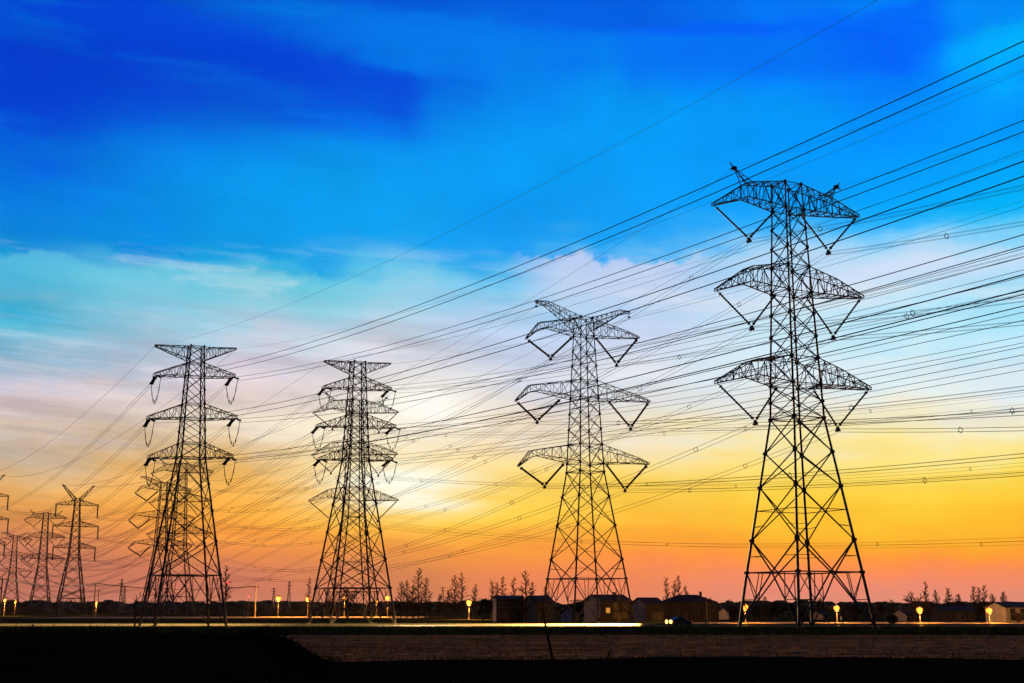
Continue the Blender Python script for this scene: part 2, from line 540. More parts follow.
tufts = MB()
for _ in range(420):                   # dead brush spilling over the end of the higher part
    x = random.gauss(-2.85, 0.28); y = random.uniform(16.2, 18.2)
    z = bank_h(x, y) - 0.02
    p = Vector((x, y, z)); L_ = random.uniform(0.06, 0.20)
    d_ = Vector((random.uniform(-.5, 1.0), random.uniform(-.4, .4), random.uniform(.3, 1.0))).normalized()
    e_ = p + d_ * L_
    tufts.beam(p, e_, 0.007, 3, 0.003)
    for __ in range(3):
        b_ = p.lerp(e_, random.uniform(.3, .9))
        tufts.beam(b_, b_ + Vector((random.uniform(-1, 1), random.uniform(-.5, .5), random.uniform(-.2, .8))).normalized() * L_ * .4, 0.005, 3, 0.002)
for _ in range(420):                   # dead weeds on the higher left part
    x = random.uniform(-9.5, -2.7); y = random.uniform(16.0, 18.5)
    h = random.uniform(0.03, 0.13); a = random.uniform(0, 6.28)
    p = Vector((x, y, bank_h(x, y) - 0.02)); q = Vector((math.cos(a), math.sin(a), 0)) * 0.008
    t_ = p + Vector((random.uniform(-.7, .7), random.uniform(-.4, .4), 1)) * h
    tufts.poly([p - q, p + q, t_])
    tufts.poly([t_ - q * 1.3, t_ + Vector((0, 0, -.012)), t_ + q * 1.3, t_ + Vector((0, 0, .012))])
for _ in range(5200):
    x = random.uniform(-9.5, 9.5); y = random.uniform(13.0, 19.5)
    z = bank_h(x, y)
    h = random.uniform(0.02, 0.075) * (1.9 if random.random() < 0.05 else 1)
    a = random.uniform(0, 6.28); w = 0.006
    lean = Vector((random.uniform(-0.5, 0.5), random.uniform(-0.4, 0.4), 1)) * h
    p = Vector((x, y, z - 0.01)); s = Vector((math.cos(a), math.sin(a), 0)) * w
    tufts.poly([p - s, p + s, p + lean])
tag(tufts.build('dead_grass', DRYGRASS), 'dark dead grass on the near bank', 'grass', kind='stuff')

STUBBLE = material('straw_stubble', (0.36, 0.19, 0.06), 0.95, 0, 0.4, 0.5, 0.0)
stub = MB()
for _ in range(26000):
    y = 50 + 81 * random.random() ** 0.8
    x = random.uniform(-.46, .46) * y
    if noise.noise(Vector((x * 0.05, y * 0.25, 4))) < -0.12: continue
    h = random.uniform(0.10, 0.30)
    a = random.uniform(0, 6.28); w = random.uniform(0.02, 0.06)
    p = Vector((x, y, 0.08)); q = Vector((math.cos(a), math.sin(a), 0)) * w
    stub.poly([p - q, p + q, p + Vector((random.uniform(-.4, .4), random.uniform(-.4, .4), 1)) * h])
tag(stub.build('straw_stubble', STUBBLE), 'short dry stubble over the ploughed field', 'stubble', kind='stuff')

verge = MB()
for _ in range(15000):
    x = random.uniform(-95, 85); y = random.uniform(132, 186)
    pat = noise.noise(Vector((x * 0.09, y * 0.12, 2)))
    if pat < -0.25: continue
    h = random.uniform(0.08, 0.34) * (1 + pat)
    a = random.uniform(0, 6.28); w = random.uniform(0.03, 0.08)
    p = Vector((x, y, gz(x, y) - 0.02)); s = Vector((math.cos(a), math.sin(a), 0)) * w
    verge.poly([p - s, p + s, p + Vector((random.uniform(-.2, .2), random.uniform(-.2, .2), 1)) * h])
for _ in range(9000):
    x = random.uniform(-130, 130); y = random.uniform(196, 228) if random.random() < 0.5 else random.uniform(239.5, 279)
    h = random.uniform(0.06, 0.22)
    a = random.uniform(0, 6.28); w = random.uniform(0.04, 0.1)
    p = Vector((x, y, gz(x, y) - 0.02)); s = Vector((math.cos(a), math.sin(a), 0)) * w
    verge.poly([p - s, p + s, p + Vector((random.uniform(-.2, .2), random.uniform(-.2, .2), 1)) * h])
tag(verge.build('verge_grass', GRASS), 'low green grass along the roadside verge', 'grass', kind='stuff')

# far wood along the horizon
random.seed(3)
wood = MB()
for _ in range(620):
    x = random.uniform(-620, 520); y = random.uniform(980, 1120)
    r = random.uniform(5, 11); h = random.uniform(5.0, 7.8) * (1.0 + 0.25 * noise.noise(Vector((x * 0.012, 0, 7))))
    n = 7; rings = []
    i = len(wood.v)
    for (fr, fz) in ((0.8, -0.5), (1.0, 0.35), (0.85, 0.65), (0.45, 0.93)):
        for kq in range(n):
            t = 2 * math.pi * kq / n
            rr = r * fr * random.uniform(0.75, 1.2)
            wood.v.append(Vector((x + rr * math.cos(t), y + rr * math.sin(t), h * fz + random.uniform(-.5, .5))))
    for j in range(3):
        for kq in range(n):
            m_ = (kq + 1) % n
            wood.f.append((i + j * n + kq, i + j * n + m_, i + (j + 1) * n + m_, i + (j + 1) * n + kq))
    wood.f.append(tuple(i + 3 * n + kq for kq in range(n)))
tag(wood.build('far_wood', WOOD_FAR), 'dark far-off wood along the horizon', 'wood', kind='stuff')

# ------------------------------------------------------------------ pylons
PSI = math.radians(27)
AX = Vector((math.cos(PSI), math.sin(PSI), 0))
BX = Vector((-math.sin(PSI), math.cos(PSI), 0))


def interp(tab, z):
    for (z0, a0), (z1, a1) in zip(tab, tab[1:]):
        if z <= z1:
            return a0 + (a1 - a0) * (z - z0) / (z1 - z0)
    return tab[-1][1]


CORN = ((-1, -1), (1, -1), (1, 1), (-1, 1))


def tower_body(root, levels, taper, ws, mat, diaphragms, kpanels=2, crossh=None):
    """legs, lattice, footings"""
    def cz(c, z):
        a = interp(taper, z)
        return Vector((c[0] * a, c[1] * a, z))
    top = levels[-1]
    for c in CORN:
        m = MB()
        for z0, z1 in zip(levels, levels[1:]):
            w0 = (0.40 - 0.20 * z0 / top) * ws; w1 = (0.40 - 0.20 * z1 / top) * ws
            m.beam(cz(c, z0) - (Vector((0, 0, 0.6)) if z0 == 0 else Vector()), cz(c, z1), w0, 6, w1)
            # splice plates
            m.box(cz(c, z1).x - w1 * .65, cz(c, z1).x + w1 * .65, cz(c, z1).y - w1 * .65, cz(c, z1).y + w1 * .65, z1 - 0.22, z1 + 0.22)
        m.build('leg', mat, root)
        f = MB(); p = cz(c, 0)
        f.lathe([(0.5, -0.8), (0.5, 0.06), (0.4, 0.12)], 10, (p.x, p.y, 0))
        f.build('footing', CONCRETE, root)
    lat = MB()
    bw = 0.165 * ws
    for i, (z0, z1) in enumerate(zip(levels, levels[1:])):
        w = bw * (1.25 if i < 2 else 1.0 if z0 < levels[5] else 0.8)
        for kq in range(4):
            A0, B0 = cz(CORN[kq], z0), cz(CORN[(kq + 1) % 4], z0)
            A1, B1 = cz(CORN[kq], z1), cz(CORN[(kq + 1) % 4], z1)
            if i == 0:                      # inverted V with redundant bracing
                mid = (A1 + B1) / 2
                for (P0, P1) in ((A0, A1), (B0, B1)):
                    lat.beam(P0, mid, w)
                    h1 = P0.lerp(mid, 0.5); l1 = P0.lerp(P1, 0.5)
                    lat.beam(h1, l1, w * .6); lat.beam(h1, P1, w * .6)
                    lat.beam(P0.lerp(mid, 0.25), P0.lerp(P1, 0.5), w * .5)
                    lat.beam(h1, P1.lerp(mid, 0.5), w * .6)
                lat.beam(A1, B1, w * 1.1)
            elif i == 1 and kpanels > 1:
                mid = (A0 + B0) / 2
                lat.beam(mid, A1, w); lat.beam(mid, B1, w)
                lat.beam(A0.lerp(A1, .5), mid.lerp(A1, .5), w * .5)
                lat.beam(B0.lerp(B1, .5), mid.lerp(B1, .5), w * .5)
            else:
                lat.beam(A0, B1, w); lat.beam(B0, A1, w)
                if crossh and z0 in crossh:
                    a0 = interp(taper, z0); a1 = interp(taper, z1)
                    s = a0 / (a0 + a1)
                    C = A0.lerp(B1, s)
                    zc = C.z
                    lat.beam(cz(CORN[kq], zc), C, w * .8); lat.beam(cz(CORN[(kq + 1) % 4], zc), C, w * .8)
                if i == 2:
                    a0 = interp(taper, z0); a1 = interp(taper, z1)
                    C = A0.lerp(B1, a0 / (a0 + a1))
                    lat.beam(A0.lerp(C, .5), A0.lerp(A1, .25), w * .5)
                    lat.beam(B0.lerp(C, .5), B0.lerp(B1, .25), w * .5)
            if z1 in diaphragms:
                lat.beam(A1, B1, w)
        if z1 in diaphragms:
            lat.beam(cz(CORN[0], z1), cz(CORN[2], z1), w * .6)
            lat.beam(cz(CORN[1], z1), cz(CORN[3], z1), w * .6)
    lat.build('lattice_bracing', mat, root)
    return cz


def lattice_arm(root, name, sgn, taper, ztop, zbot, pts_top, pts_bot, ends, ws, mat, nseg=7):
    """four-chord arm: pts_top / pts_bot are (x, z) polylines from body to tip; ends = half depth at the tip"""
    m = MB()
    cw, bw = 0.17 * ws, 0.10 * ws

    def sample(poly, t):
        L = [0.0]
        for (x0, _), (x1, _) in zip(poly, poly[1:]): L.append(L[-1] + abs(x1 - x0) + 1e-6)
        d = t * L[-1]
        for i in range(len(poly) - 1):
            if d <= L[i + 1] + 1e-9:
                u = (d - L[i]) / (L[i + 1] - L[i])
                return (poly[i][0] + (poly[i + 1][0] - poly[i][0]) * u, poly[i][1] + (poly[i + 1][1] - poly[i][1]) * u)
        return poly[-1]
    a_t, a_b = interp(taper, ztop), interp(taper, zbot)
    rows = []
    if len(pts_top) == 3:                # put one station exactly on the knee
        kf = (pts_top[1][0] - pts_top[0][0]) / (pts_top[2][0] - pts_top[0][0])
        n0 = max(2, round(nseg * kf)); n1 = max(2, nseg - n0)
        ts = [kf * i / n0 for i in range(n0)] + [kf + (1 - kf) * i / n1 for i in range(n1 + 1)]
    else:
        ts = [i / nseg for i in range(nseg + 1)]
    for t in ts:
        xt, zt = sample(pts_top, t); xb, zb = sample(pts_bot, t)
        ht = a_t + (ends - a_t) * t; hb = a_b + (ends - a_b) * t
        rows.append((Vector((sgn * xt, -ht, zt)), Vector((sgn * xt, ht, zt)), Vector((sgn * xb, -hb, zb)), Vector((sgn * xb, hb, zb))))
    # exact knee points as chord corners
    for r0, r1 in zip(rows, rows[1:]):
        for j in range(4):
            m.beam(r0[j], r1[j], cw if j > 1 else cw * .9)
    for i, r in enumerate(rows):
        if i:
            m.beam(r[0], r[1], bw); m.beam(r[2], r[3], bw); m.beam(r[0], r[2], bw); m.beam(r[1], r[3], bw)
    for i, (r0, r1) in enumerate(zip(rows, rows[1:])):
        if i % 2 == 0:
            m.beam(r0[2], r1[0], bw); m.beam(r0[3], r1[1], bw); m.beam(r0[2], r1[3], bw); m.beam(r0[0], r1[1], bw)
        else:
            m.beam(r0[0], r1[2], bw); m.beam(r0[1], r1[3], bw); m.beam(r0[3], r1[2], bw); m.beam(r0[1], r1[0], bw)
    return m.build(name, mat, root)


def insulator(p, q, ws, r=0.17):
    """a chain of sheds with end fittings"""
    p, q = Vector(p), Vector(q)
    m = MB()
    d = q - p; L = d.length
    n = 26
    e = 0.10
    pts, rad = [p], [0.05]
    for i in range(n + 1):
        t = e + (1 - 2 * e) * i / n
        pts.append(p + d * t); rad.append((r if i % 2 else r * .62) * ws)
    pts.append(q); rad.append(0.05)
    m.path(pts, rad, 8)
    u = d.normalized()
    for t in (e * .8, 1 - e * .8):
        c = p + d * t
        m.path([c - u * .06, c + u * .06], r * 1.5 * ws, 8)
    return m


def ring_mesh(r=0.36, w=0.085, n=8, spikes=False):
    m = MB()
    P = [Vector((0, r * math.cos(2 * math.pi * (i + .5) / n), r * math.sin(2 * math.pi * (i + .5) / n))) for i in range(n)]
    for i in range(n):
        m.beam(P[i], P[(i + 1) % n], w)
        if spikes: m.beam(P[i], P[i] * 1.55, w * 1.4)
        elif i % 2 == 0: m.beam(P[i], P[i] * 1.25, w * 1.2)
    return m


ATT = {}   # world attachment points per pylon


def w_pt(T, x, z, y=0.0):
    p = Vector((T[0], T[1], gz(T[0], T[1]))) + AX * x + BX * y
    return Vector((p.x, p.y, p.z + z))


def vstring(root, sgn, xo, zo, xv, zv, xi, zi, ws, r=0.17):
    s = insulator((sgn * xo, 0, zo), (sgn * xv, 0, zv), ws, r).build('insulator_string', GLASSY, root, True)
    s = insulator((sgn * xi, 0, zi), (sgn * xv, 0, zv), ws, r).build('insulator_string', GLASSY, root, True)
    m = MB()
    m.box(sgn * xv - .20, sgn * xv + .20, -.2, .2, zv - .30, zv + .05)
    m.box(sgn * xv - .16, sgn * xv + .16, -.45, .45, zv - .62, zv - .32)
    m.build('suspension_clamp', STEEL, root)


def tower_s1(name, T, ws=1.0):
    """suspension pylon with short horns on the arm knees"""
    root = empty(name, (T[0], T[1], gz(*T)), PSI)
    z0 = -gz(*T) * 0
    lev = [0, 7.7, 12.3, 20, 25, 30, 32.5, 35, 39, 42.3, 45.7, 49, 53, 56, 59, 62, 66]
    tap = [(0, 6.8), (30, 2.75), (66, 1.55)]
    tower_body(root, lev, tap, ws, STEEL_NEAR, {30, 35, 39, 49, 53, 62, 66}, 2, {12.3})
    att = []
    for (zb, zt, L, vz, tilt) in ((62, 66, 13.9, 56.6, 1.0), (49, 53, 13.9, 43.2, 0.95), (35, 39, 14.4, 29.2, 0.6)):
        for s in (-1, 1):
            dzt = tilt * s
            a_b, a_t = interp(tap, zb), interp(tap, zt)
            tip = zb - 0.2 + dzt
            if s < 0:
                pt, pb = [(a_t, zt), (7.9, zt - .9), (L, tip + .35)], [(a_b, zb), (8.0, zb + .8), (L, tip)]
            else:
                pt, pb = [(a_t, zt), (7.9, (zt + tip) / 2 + .55), (L, tip + .35)], [(a_b, zb), (8.0, zb + .35), (L, tip)]
            lattice_arm(root, 'cross_arm', s, tap, zt, zb, pt, pb, 0.35, ws, STEEL_NEAR, 9)
            vx = 7.55 if zb == 62 else 7.65
            vstring(root, s, L - .3, tip, vx, vz, a_b + .7, zb - .3, ws, .15)
            att.append(w_pt(T, s * vx, vz - .45))
    ew = []
    for s in (-1, 1):
        m = MB()
        b = [Vector((s * 6.6, -.7, 65.1)), Vector((s * 6.6, .7, 65.1)), Vector((s * 8.2, -.6, 64.8)), Vector((s * 8.2, .6, 64.8))]
        tip = Vector((s * 9.8, 0, 67.3))
        for p in b: m.beam(p, tip, .12 * ws)
        for i in range(1, 4):
            q = [p.lerp(tip, i / 4) for p in b]
            m.beam(q[0], q[3], .09 * ws); m.beam(q[1], q[2], .09 * ws); m.beam(q[0], q[2], .09 * ws); m.beam(q[1], q[3], .09 * ws)
        m.beam(tip, tip + Vector((s * .8, 0, .7)), .16 * ws); m.beam(tip, tip + Vector((s * .9, 0, -.4)), .16 * ws)
        m.box(tip.x - .3, tip.x + .3, -.3, .3, tip.z - .35, tip.z + .15)
        m.build('earthwire_horn', STEEL_NEAR, root)
        ew.append(w_pt(T, s * 9.8, 67.1))
    ATT[name_key(root)] = (att, ew)
    return root


def name_key(o): return o.name


def tower_s2(name, T, ws=1.0):
    """suspension pylon with long raised horns"""
    root = empty(name, (T[0], T[1], gz(*T)), PSI)
    lev = [0, 9, 13, 20, 26, 31.2, 33, 37, 40.3, 43.6, 47, 50.7, 54, 57.3, 60.6, 64.6]
    tap = [(0, 7.2), (31.2, 2.9), (64.6, 1.45)]
    tower_body(root, lev, tap, ws, STEEL, {31.2, 33, 37, 47, 50.7, 60.6, 64.6}, 2)
    att = []
    for (zb, zt, L, kx, vx, vz, xi, tl) in ((60.6, 64.4, 14.1, 11.0, 8.2, 55.2, 2.7, 1.4), (46.8, 50.7, 16.6, 13.4, 11.5, 41.4, 5.8, 1.1), (33.2, 37, 16.0, 13.0, 9.8, 28.0, 5.0, 1.0)):
        for s in (-1, 1):
            a_b, a_t = interp(tap, zb), interp(tap, zt)
            d = tl * s
            tip = zb - 0.6 + d
            if s < 0:
                pt, pb = [(a_t, zt), (kx, zt - 1.9), (L, tip + .3)], [(a_b, zb), (kx - .8, zb + 1.15), (L, tip)]
            else:
                q = (kx - a_t) / (L - a_t)
                pt, pb = [(a_t, zt), (kx, zt + (tip - zt) * q + .45), (L, tip + .3)], [(a_b, zb), (kx - 1, zb + .45), (L, tip)]
            lattice_arm(root, 'cross_arm', s, tap, zt, zb, pt, pb, 0.3, ws, STEEL, 7)
            vstring(root, s, L - .3, tip, vx, vz, xi, zb - .1 + d * .2, ws, .25)
            att.append(w_pt(T, s * vx, vz - .45))
    ew = []
    for s in (-1, 1):
        a_b = interp(tap, 60.6)
        lattice_arm(root, 'earthwire_horn', s, tap, 64.4, 61.0, [(1.45, 64.6), (9.0, 67.3), (11.8, 67.2)],
                    [(1.5, 61.6), (9.2, 66.3), (11.8, 66.9)], 0.25, ws * .9, STEEL, 8)
        m = MB(); m.beam((s * 11.6, 0, 66.9), (s * 11.6, 0, 66.0), .14); m.box(s * 11.6 - .25, s * 11.6 + .25, -.2, .2, 65.8, 66.1)
        m.build('earthwire_clamp', STEEL, root)
        ew.append(w_pt(T, s * 11.6, 65.9))
    ATT[name_key(root)] = (att, ew)
    return root


def tower_tt(name, T, lev, tap, arms, ztop, Ltop, ws=1.0):
    """tension pylon: strings along the line and jumper loops below the arms"""
    root = empty(name, (T[0], T[1], gz(*T)), PSI)
    dia = {lev[1], ztop}
    for (zb, zt, L, tl) in arms: dia |= {zb, zt}
    tower_body(root, lev, tap, ws, STEEL, dia, 1)
    fwd, bck = [], []
    for (zb, zt, L, tl) in arms:
        for s in (-1, 1):
            a_b, a_t = interp(tap, zb), interp(tap, zt)
            d = tl * s
            lattice_arm(root, 'cross_arm', s, tap, zt, zb, [(a_t, zt), (L, zb + .45 + d)], [(a_b, zb), (L, zb + d)], 0.75, ws, STEEL, 6)
            zt_ = zb + d
            ends = {}
            for sy, lst in ((-1, fwd), (1, bck)):
                p = Vector((s * (L - .4), sy * .85, zt_ - .05)); q = p + Vector((0, sy * 2.9, -.75))
                insulator(p + Vector((-.16, 0, 0)), q + Vector((-.16, 0, 0)), ws, .155 if sy > 0 else .10).build('insulator_string', GLASSY, root, True)
                insulator(p + Vector((.16, 0, 0)), q + Vector((.16, 0, 0)), ws, .155 if sy > 0 else .10).build('insulator_string', GLASSY, root, True)
                lst.append(w_pt(T, q.x, q.z, q.y)); ends[sy] = q
            pts = []
            for i in range(17):
                t = i / 16
                p = ends[-1].lerp(ends[1], t)
                p.z -= 3.9 * (1 - (2 * t - 1) ** 2) ** .8
                pts.append(p)
            jm = MB(); jm.path(pts, .032, 5); jm.path([p + Vector((0.0, 0, .42)) for p in pts], .032, 5)
            for i in (2, 5, 8, 11, 14): jm.beam(pts[i] - Vector((0, 0, .1)), pts[i] + Vector((0, 0, .55)), .16)
            jm.build('jumper_loop', WIRE, root)
    ew = []
    for s in (-1, 1):
        a = interp(tap, ztop)
        lattice_arm(root, 'earthwire_arm', s, tap, ztop, ztop - 2.4, [(a, ztop - .1), (Ltop, ztop + .1 + .35 * s)], [(interp(tap, ztop - 2.4), ztop - 2.4), (Ltop, ztop - .15 + .35 * s)], 0.22, ws, STEEL, 6)
        ew.append(w_pt(T, s * Ltop, ztop - .1 + .35 * s))
    ATT[name_key(root)] = (fwd, bck, ew)
    return root


def tower_si(name, T, ws=1.0):
    """horned pylon with single hanging strings"""
    root = empty(name, (T[0], T[1], gz(*T)), PSI)
    lev = [0, 7, 11, 17, 22, 26, 29, 31.5, 35, 38.5, 41.5, 44.7, 48, 51]
    tap = [(0, 6.0), (26, 2.2), (51, 1.0)]
    tower_body(root, lev, tap, ws, STEEL, {26, 29, 38.5, 48, 51}, 1)
    att, ew = [], []
    for (zb, L) in ((48, 9.3), (38.5, 10.0), (29, 9.3)):
        for s in (-1, 1):
            a = interp(tap, zb)
            zt = min(zb + 2.4, 51)
            lattice_arm(root, 'cross_arm', s, tap, zt, zb, [(interp(tap, zt), zt), (L, zb + .4)], [(a, zb), (L, zb)], .3, ws, STEEL, 6)
            insulator((s * (L - .3), 0, zb), (s * (L - .3), 0, zb - 5.0), ws * 1.3, .17).build('insulator_string', GLASSY, root, True)
            m = MB(); m.box(s * (L - .3) - .35, s * (L - .3) + .35, -.3, .3, zb - 5.5, zb - 5.0); m.build('suspension_clamp', STEEL, root)
            att.append(w_pt(T, s * (L - .3), zb - 5.4))
    for s in (-1, 1):
        lattice_arm(root, 'earthwire_horn', s, tap, 51, 49, [(.6, 51), (6.2, 56.8), (7.0, 57)], [(1.1, 49.4), (6.4, 56.0), (7.0, 56.6)], .2, ws, STEEL, 6)
        ew.append(w_pt(T, s * 7.0, 56.6))
    ATT[name_key(root)] = (att, ew)
    return root


TT4 = dict(lev=[0, 8.4, 14, 19, 23.5, 28, 30.5, 32.6, 34.7, 37.2, 39.6, 42, 44.3, 45.6, 47.2],
           tap=[(0, 5.9), (28, 2.0), (47.2, 1.13)],
           arms=((42, 44.3, 6.9, .4), (34.7, 37.2, 7.6, .5), (28, 30.5, 7.1, .4)), ztop=47.2, Ltop=7.0)
TT3 = dict(lev=[0, 6.9, 12.5, 18, 23.5, 28.3, 32.3, 34.8, 36.9, 39, 41.5, 44, 46.8, 49.2, 50.8, 52.4],
           tap=[(0, 6.7), (32.3, 2.1), (52.4, 1.2)],
           arms=((46.8, 49.2, 7.3, .3), (39, 41.5, 8.4, .4), (32.3, 34.8, 7.8, .3)), ztop=52.4, Ltop=7.2)

P = {}
SPEC = [
 ('T1', tower_s1, (42.0, 190.0), dict(ws=1.15), 'tallest lattice pylon with bent arms, V strings and short horns on its top arm', 'suspension pylons'),
 ('T2', tower_s2, (15.5, 275.0), dict(ws=1.1), 'lattice pylon with long raised horns standing in front of the dark houses', 'suspension pylons'),
 ('B3', tower_s1, (-48.0, 397.0), dict(ws=1.2), 'faint V string pylon almost hidden behind a flat topped pylon', 'suspension pylons'),
 ('B4', tower_s1, (-147.0, 580.0), dict(ws=1.4), 'distant V string pylon seen through the lower lattice of the nearest flat topped pylon', 'suspension pylons'),
 ('B5', tower_s2, (-175.0, 655.0), dict(ws=1.5), 'most distant of the pylons tangled behind the nearest flat topped pylon', 'suspension pylons'),
 ('FB', tower_s1, (-317.0, 890.0), dict(ws=1.8), 'small far pylon with V strings between a horned pylon and a bare narrow one', 'suspension pylons'),
 ('FC', tower_s2, (-435.0, 1150.0), dict(ws=1.8), 'smallest and farthest pylon, thin and pale near the frame edge', 'suspension pylons'),
 ('T4', tower_tt, (-54.5, 220.0), dict(ws=1.0, **TT4), 'flat topped tension pylon with jumper loops, standing beside the glossy road', 'tension pylons'),
 ('T3', tower_tt, (-31.6, 262.0), dict(ws=1.1, **TT3), 'flat topped tension pylon against the sun glow, orange lamps around its feet', 'tension pylons'),
 ('FE', tower_si, (-216.5, 536.0), dict(ws=1.5), 'pylon cut off by the frame edge, only its arm ends and hanging strings showing', 'horned pylons'),
 ('FA', tower_si, (-195.0, 586.0), dict(ws=1.6), 'far pylon with a Y shaped horned top and single hanging strings', 'horned pylons'),
]
for key, fn, pos, kw, label, grp in SPEC:
    o = fn('lattice_pylon', pos, **kw)
    tag(o, label, 'pylon', grp)
    P[key] = ATT[o.name]

# ------------------------------------------------------------------ conductors
LEVEL = ('top', 'middle', 'bottom')
SIDE = ('left', 'right')
OFFS = {1: [(0, 0)], 3: [(0, .34), (-.3, -.17), (.3, -.17)], 2: [(0, .33), (0, -.33)], 4: [(.24, .24), (-.24, .24), (-.24, -.24), (.24, -.24)]}
SPACER = {}
for nm, sp in (('ring', False), ('star', True)):
    SPACER[nm] = ring_mesh(spikes=sp, n=6 if sp else 8).mesh('spacer', WIRE)
SPACER['small'] = ring_mesh(r=.3, w=.07, n=4).mesh('spacer', WIRE)


def cat_pt(a, b, S, t):
    p = a.lerp(b, t)
    p.z -= 4 * S * t * (1 - t)
    return p


def bundle(a, b, S, n, r, label, group, spacer=None, every=55, seg=44, rfar=None, ph=0.4):
    root = empty('power_line', a)
    d = (b - a); L = Vector((d.x, d.y, 0)).length
    side = Vector((d.y, -d.x, 0)).normalized()
    for (ox, oz) in OFFS[n]:
        m = MB()
        m.path([cat_pt(a, b, S, i / seg) - a + side * ox + Vector((0, 0, oz)) for i in range(seg + 1)],
               [r + ((rfar or r) - r) * i / seg for i in range(seg + 1)], 4)
        m.build('conductor', WIRE, root)
    if spacer:
        kq = int(L / every)
        for i in range(kq):
            t = (i + ph) / kq
            o = bpy.data.objects.new('spacer', SPACER[spacer]); COL.objects.link(o)
            o.parent = root
            o.location = cat_pt(a, b, S, t) - a
            o.rotation_euler = (0, 0, math.atan2(d.y, d.x))
    tag(root, label, 'power line', group)
    return root


def earthwire(a, b, S, r, label, group, seg=44, rfar=None):
    m = MB()
    m.path([cat_pt(a, b, S, i / seg) - a for i in range(seg + 1)], [r + ((rfar or r) - r) * i / seg for i in range(seg + 1)], 4)
    o = m.build('earth_wire', WIRE)
    o.location = a
    tag(o, label, 'earth wire', group)


SPAN = 380.0
FW = -BX * SPAN
fw17 = Vector((math.sin(math.radians(46)), -math.cos(math.radians(46)), 0)) * 400


def run(key, desc, aset, S_list, n, r, dest=None, vec=FW, spacer=None, toward='', group='', rfar=None, every=55):
    for i, a in enumerate(aset):
        b = dest[i] if dest else a + vec
        lab = 'conductor bundle, %s %s arm of the %s, running %s' % (SIDE[i % 2], LEVEL[i // 2], desc, toward)
        bundle(a, b, S_list[i], n, r, lab, group, spacer, every, rfar=rfar, ph=0.25 + 0.13 * (i % 4))


D = {'T1': 'tallest pylon', 'T2': 'pylon before the houses', 'T3': 'pylon in the sun glow',
     'T4': 'pylon beside the road', 'B3': 'faint hidden pylon'}
# forward spans, over the camera's right shoulder
run('T1', D['T1'], P['T1'][0], [14.1, 14.5, 13.2, 13.3, 10.7, 11.9], 4, .019, spacer='ring', toward='overhead', group='forward spans of the tall pylons')
run('T2', D['T2'], P['T2'][0], [8.7, 9.1, 12.9, 12.2, 6.8, 7.2], 4, .021, spacer='star', toward='overhead', group='forward spans of the tall pylons')
run('T4', D['T4'], P['T4'][0], [13.25, 11.66, 11.59, 10.81, 9.79, 7.54], 2, .031, toward='overhead', group='forward spans of the tension pylons')
run('T3', D['T3'], P['T3'][0], [14.2, 12.3, 11.8, 10.6, 7.8, 6.4], 2, .027, toward='overhead', group='forward spans of the tension pylons')
run('B3', D['B3'], P['B3'][0], [13] * 6, 2, .022, vec=fw17, toward='across the sky', group='forward spans of the tall pylons', spacer='ring', every=70)
# back spans, towards the far pylons
run('T1', D['T1'], P['T1'][0], [15, 15, 15, 15, 15, 15], 2, .030, dest=P['B4'][0], spacer='ring', toward='to the horizon', group='back spans of the tall pylons', rfar=.035)
run('T2', D['T2'], P['T2'][0], [15, 15, 15, 15, 15, 15], 2, .034, dest=P['B5'][0], spacer='star', toward='to the horizon', group='back spans of the tall pylons', rfar=.04)
run('T4', D['T4'], P['T4'][1], [9, 9, 9, 9, 9, 9], 2, .036, dest=P['FE'][0], toward='to the horizon', group='back spans of the tension pylons', rfar=.05)
run('T3', D['T3'], P['T3'][1], [9, 9, 9, 9, 9, 9], 2, .036, dest=P['FA'][0], toward='to the horizon', group='back spans of the tension pylons', rfar=.05)
run('B3', D['B3'], P['B3'][0], [30] * 6, 2, .035, dest=P['FC'][0], toward='to the horizon', group='back spans of the tall pylons', rfar=.10)
run('B4', 'distant tangled pylon', P['B4'][0], [14] * 6, 2, .045, dest=P['FB'][0], toward='to the horizon', group='back spans of the tall pylons', rfar=.10, spacer='small')
run('B5', 'farthest tangled pylon', P['B5'][0], [18] * 6, 2, .055, dest=P['FC'][0], toward='to the horizon', group='back spans of the tall pylons', rfar=.11)
# earth wires
for i in (0, 1):
    sd = SIDE[i]
    earthwire(P['T4'][2][i], P['T4'][2][i] + FW, [13.4, 14][i], .013 if i == 0 else .011, 'earth wire, %s top corner of the pylon beside the road, rising overhead' % sd, 'forward earth wires')
    earthwire(P['T3'][2][i], P['T3'][2][i] + FW, 12, .020, 'earth wire, %s top corner of the pylon in the sun glow, rising overhead' % sd, 'forward earth wires')
    earthwire(P['T2'][1][i], P['T2'][1][i] + FW, 8 - 3 * i, .017, 'earth wire, %s horn of the pylon before the houses, rising overhead' % sd, 'forward earth wires')
    earthwire(P['T1'][1][i], P['T1'][1][i] + FW, 10, .016, 'earth wire, %s horn of the tallest pylon, rising overhead' % sd, 'forward earth wires')
    earthwire(P['T4'][2][i], P['FE'][1][i], 7, .030, 'earth wire, %s top corner of the pylon beside the road, falling to the horizon' % sd, 'back earth wires', rfar=.05)
    earthwire(P['T3'][2][i], P['FA'][1][i], 7, .026, 'earth wire, %s top corner of the pylon in the sun glow, falling to the horizon' % sd, 'back earth wires', rfar=.05)
    earthwire(P['T2'][1][i], P['B5'][1][i], 10, .026, 'earth wire, %s horn of the pylon before the houses, falling to the horizon' % sd, 'back earth wires', rfar=.05)
    earthwire(P['T1'][1][i], P['B4'][1][i], 10, .022, 'earth wire, %s horn of the tallest pylon, falling to the horizon' % sd, 'back earth wires', rfar=.05)


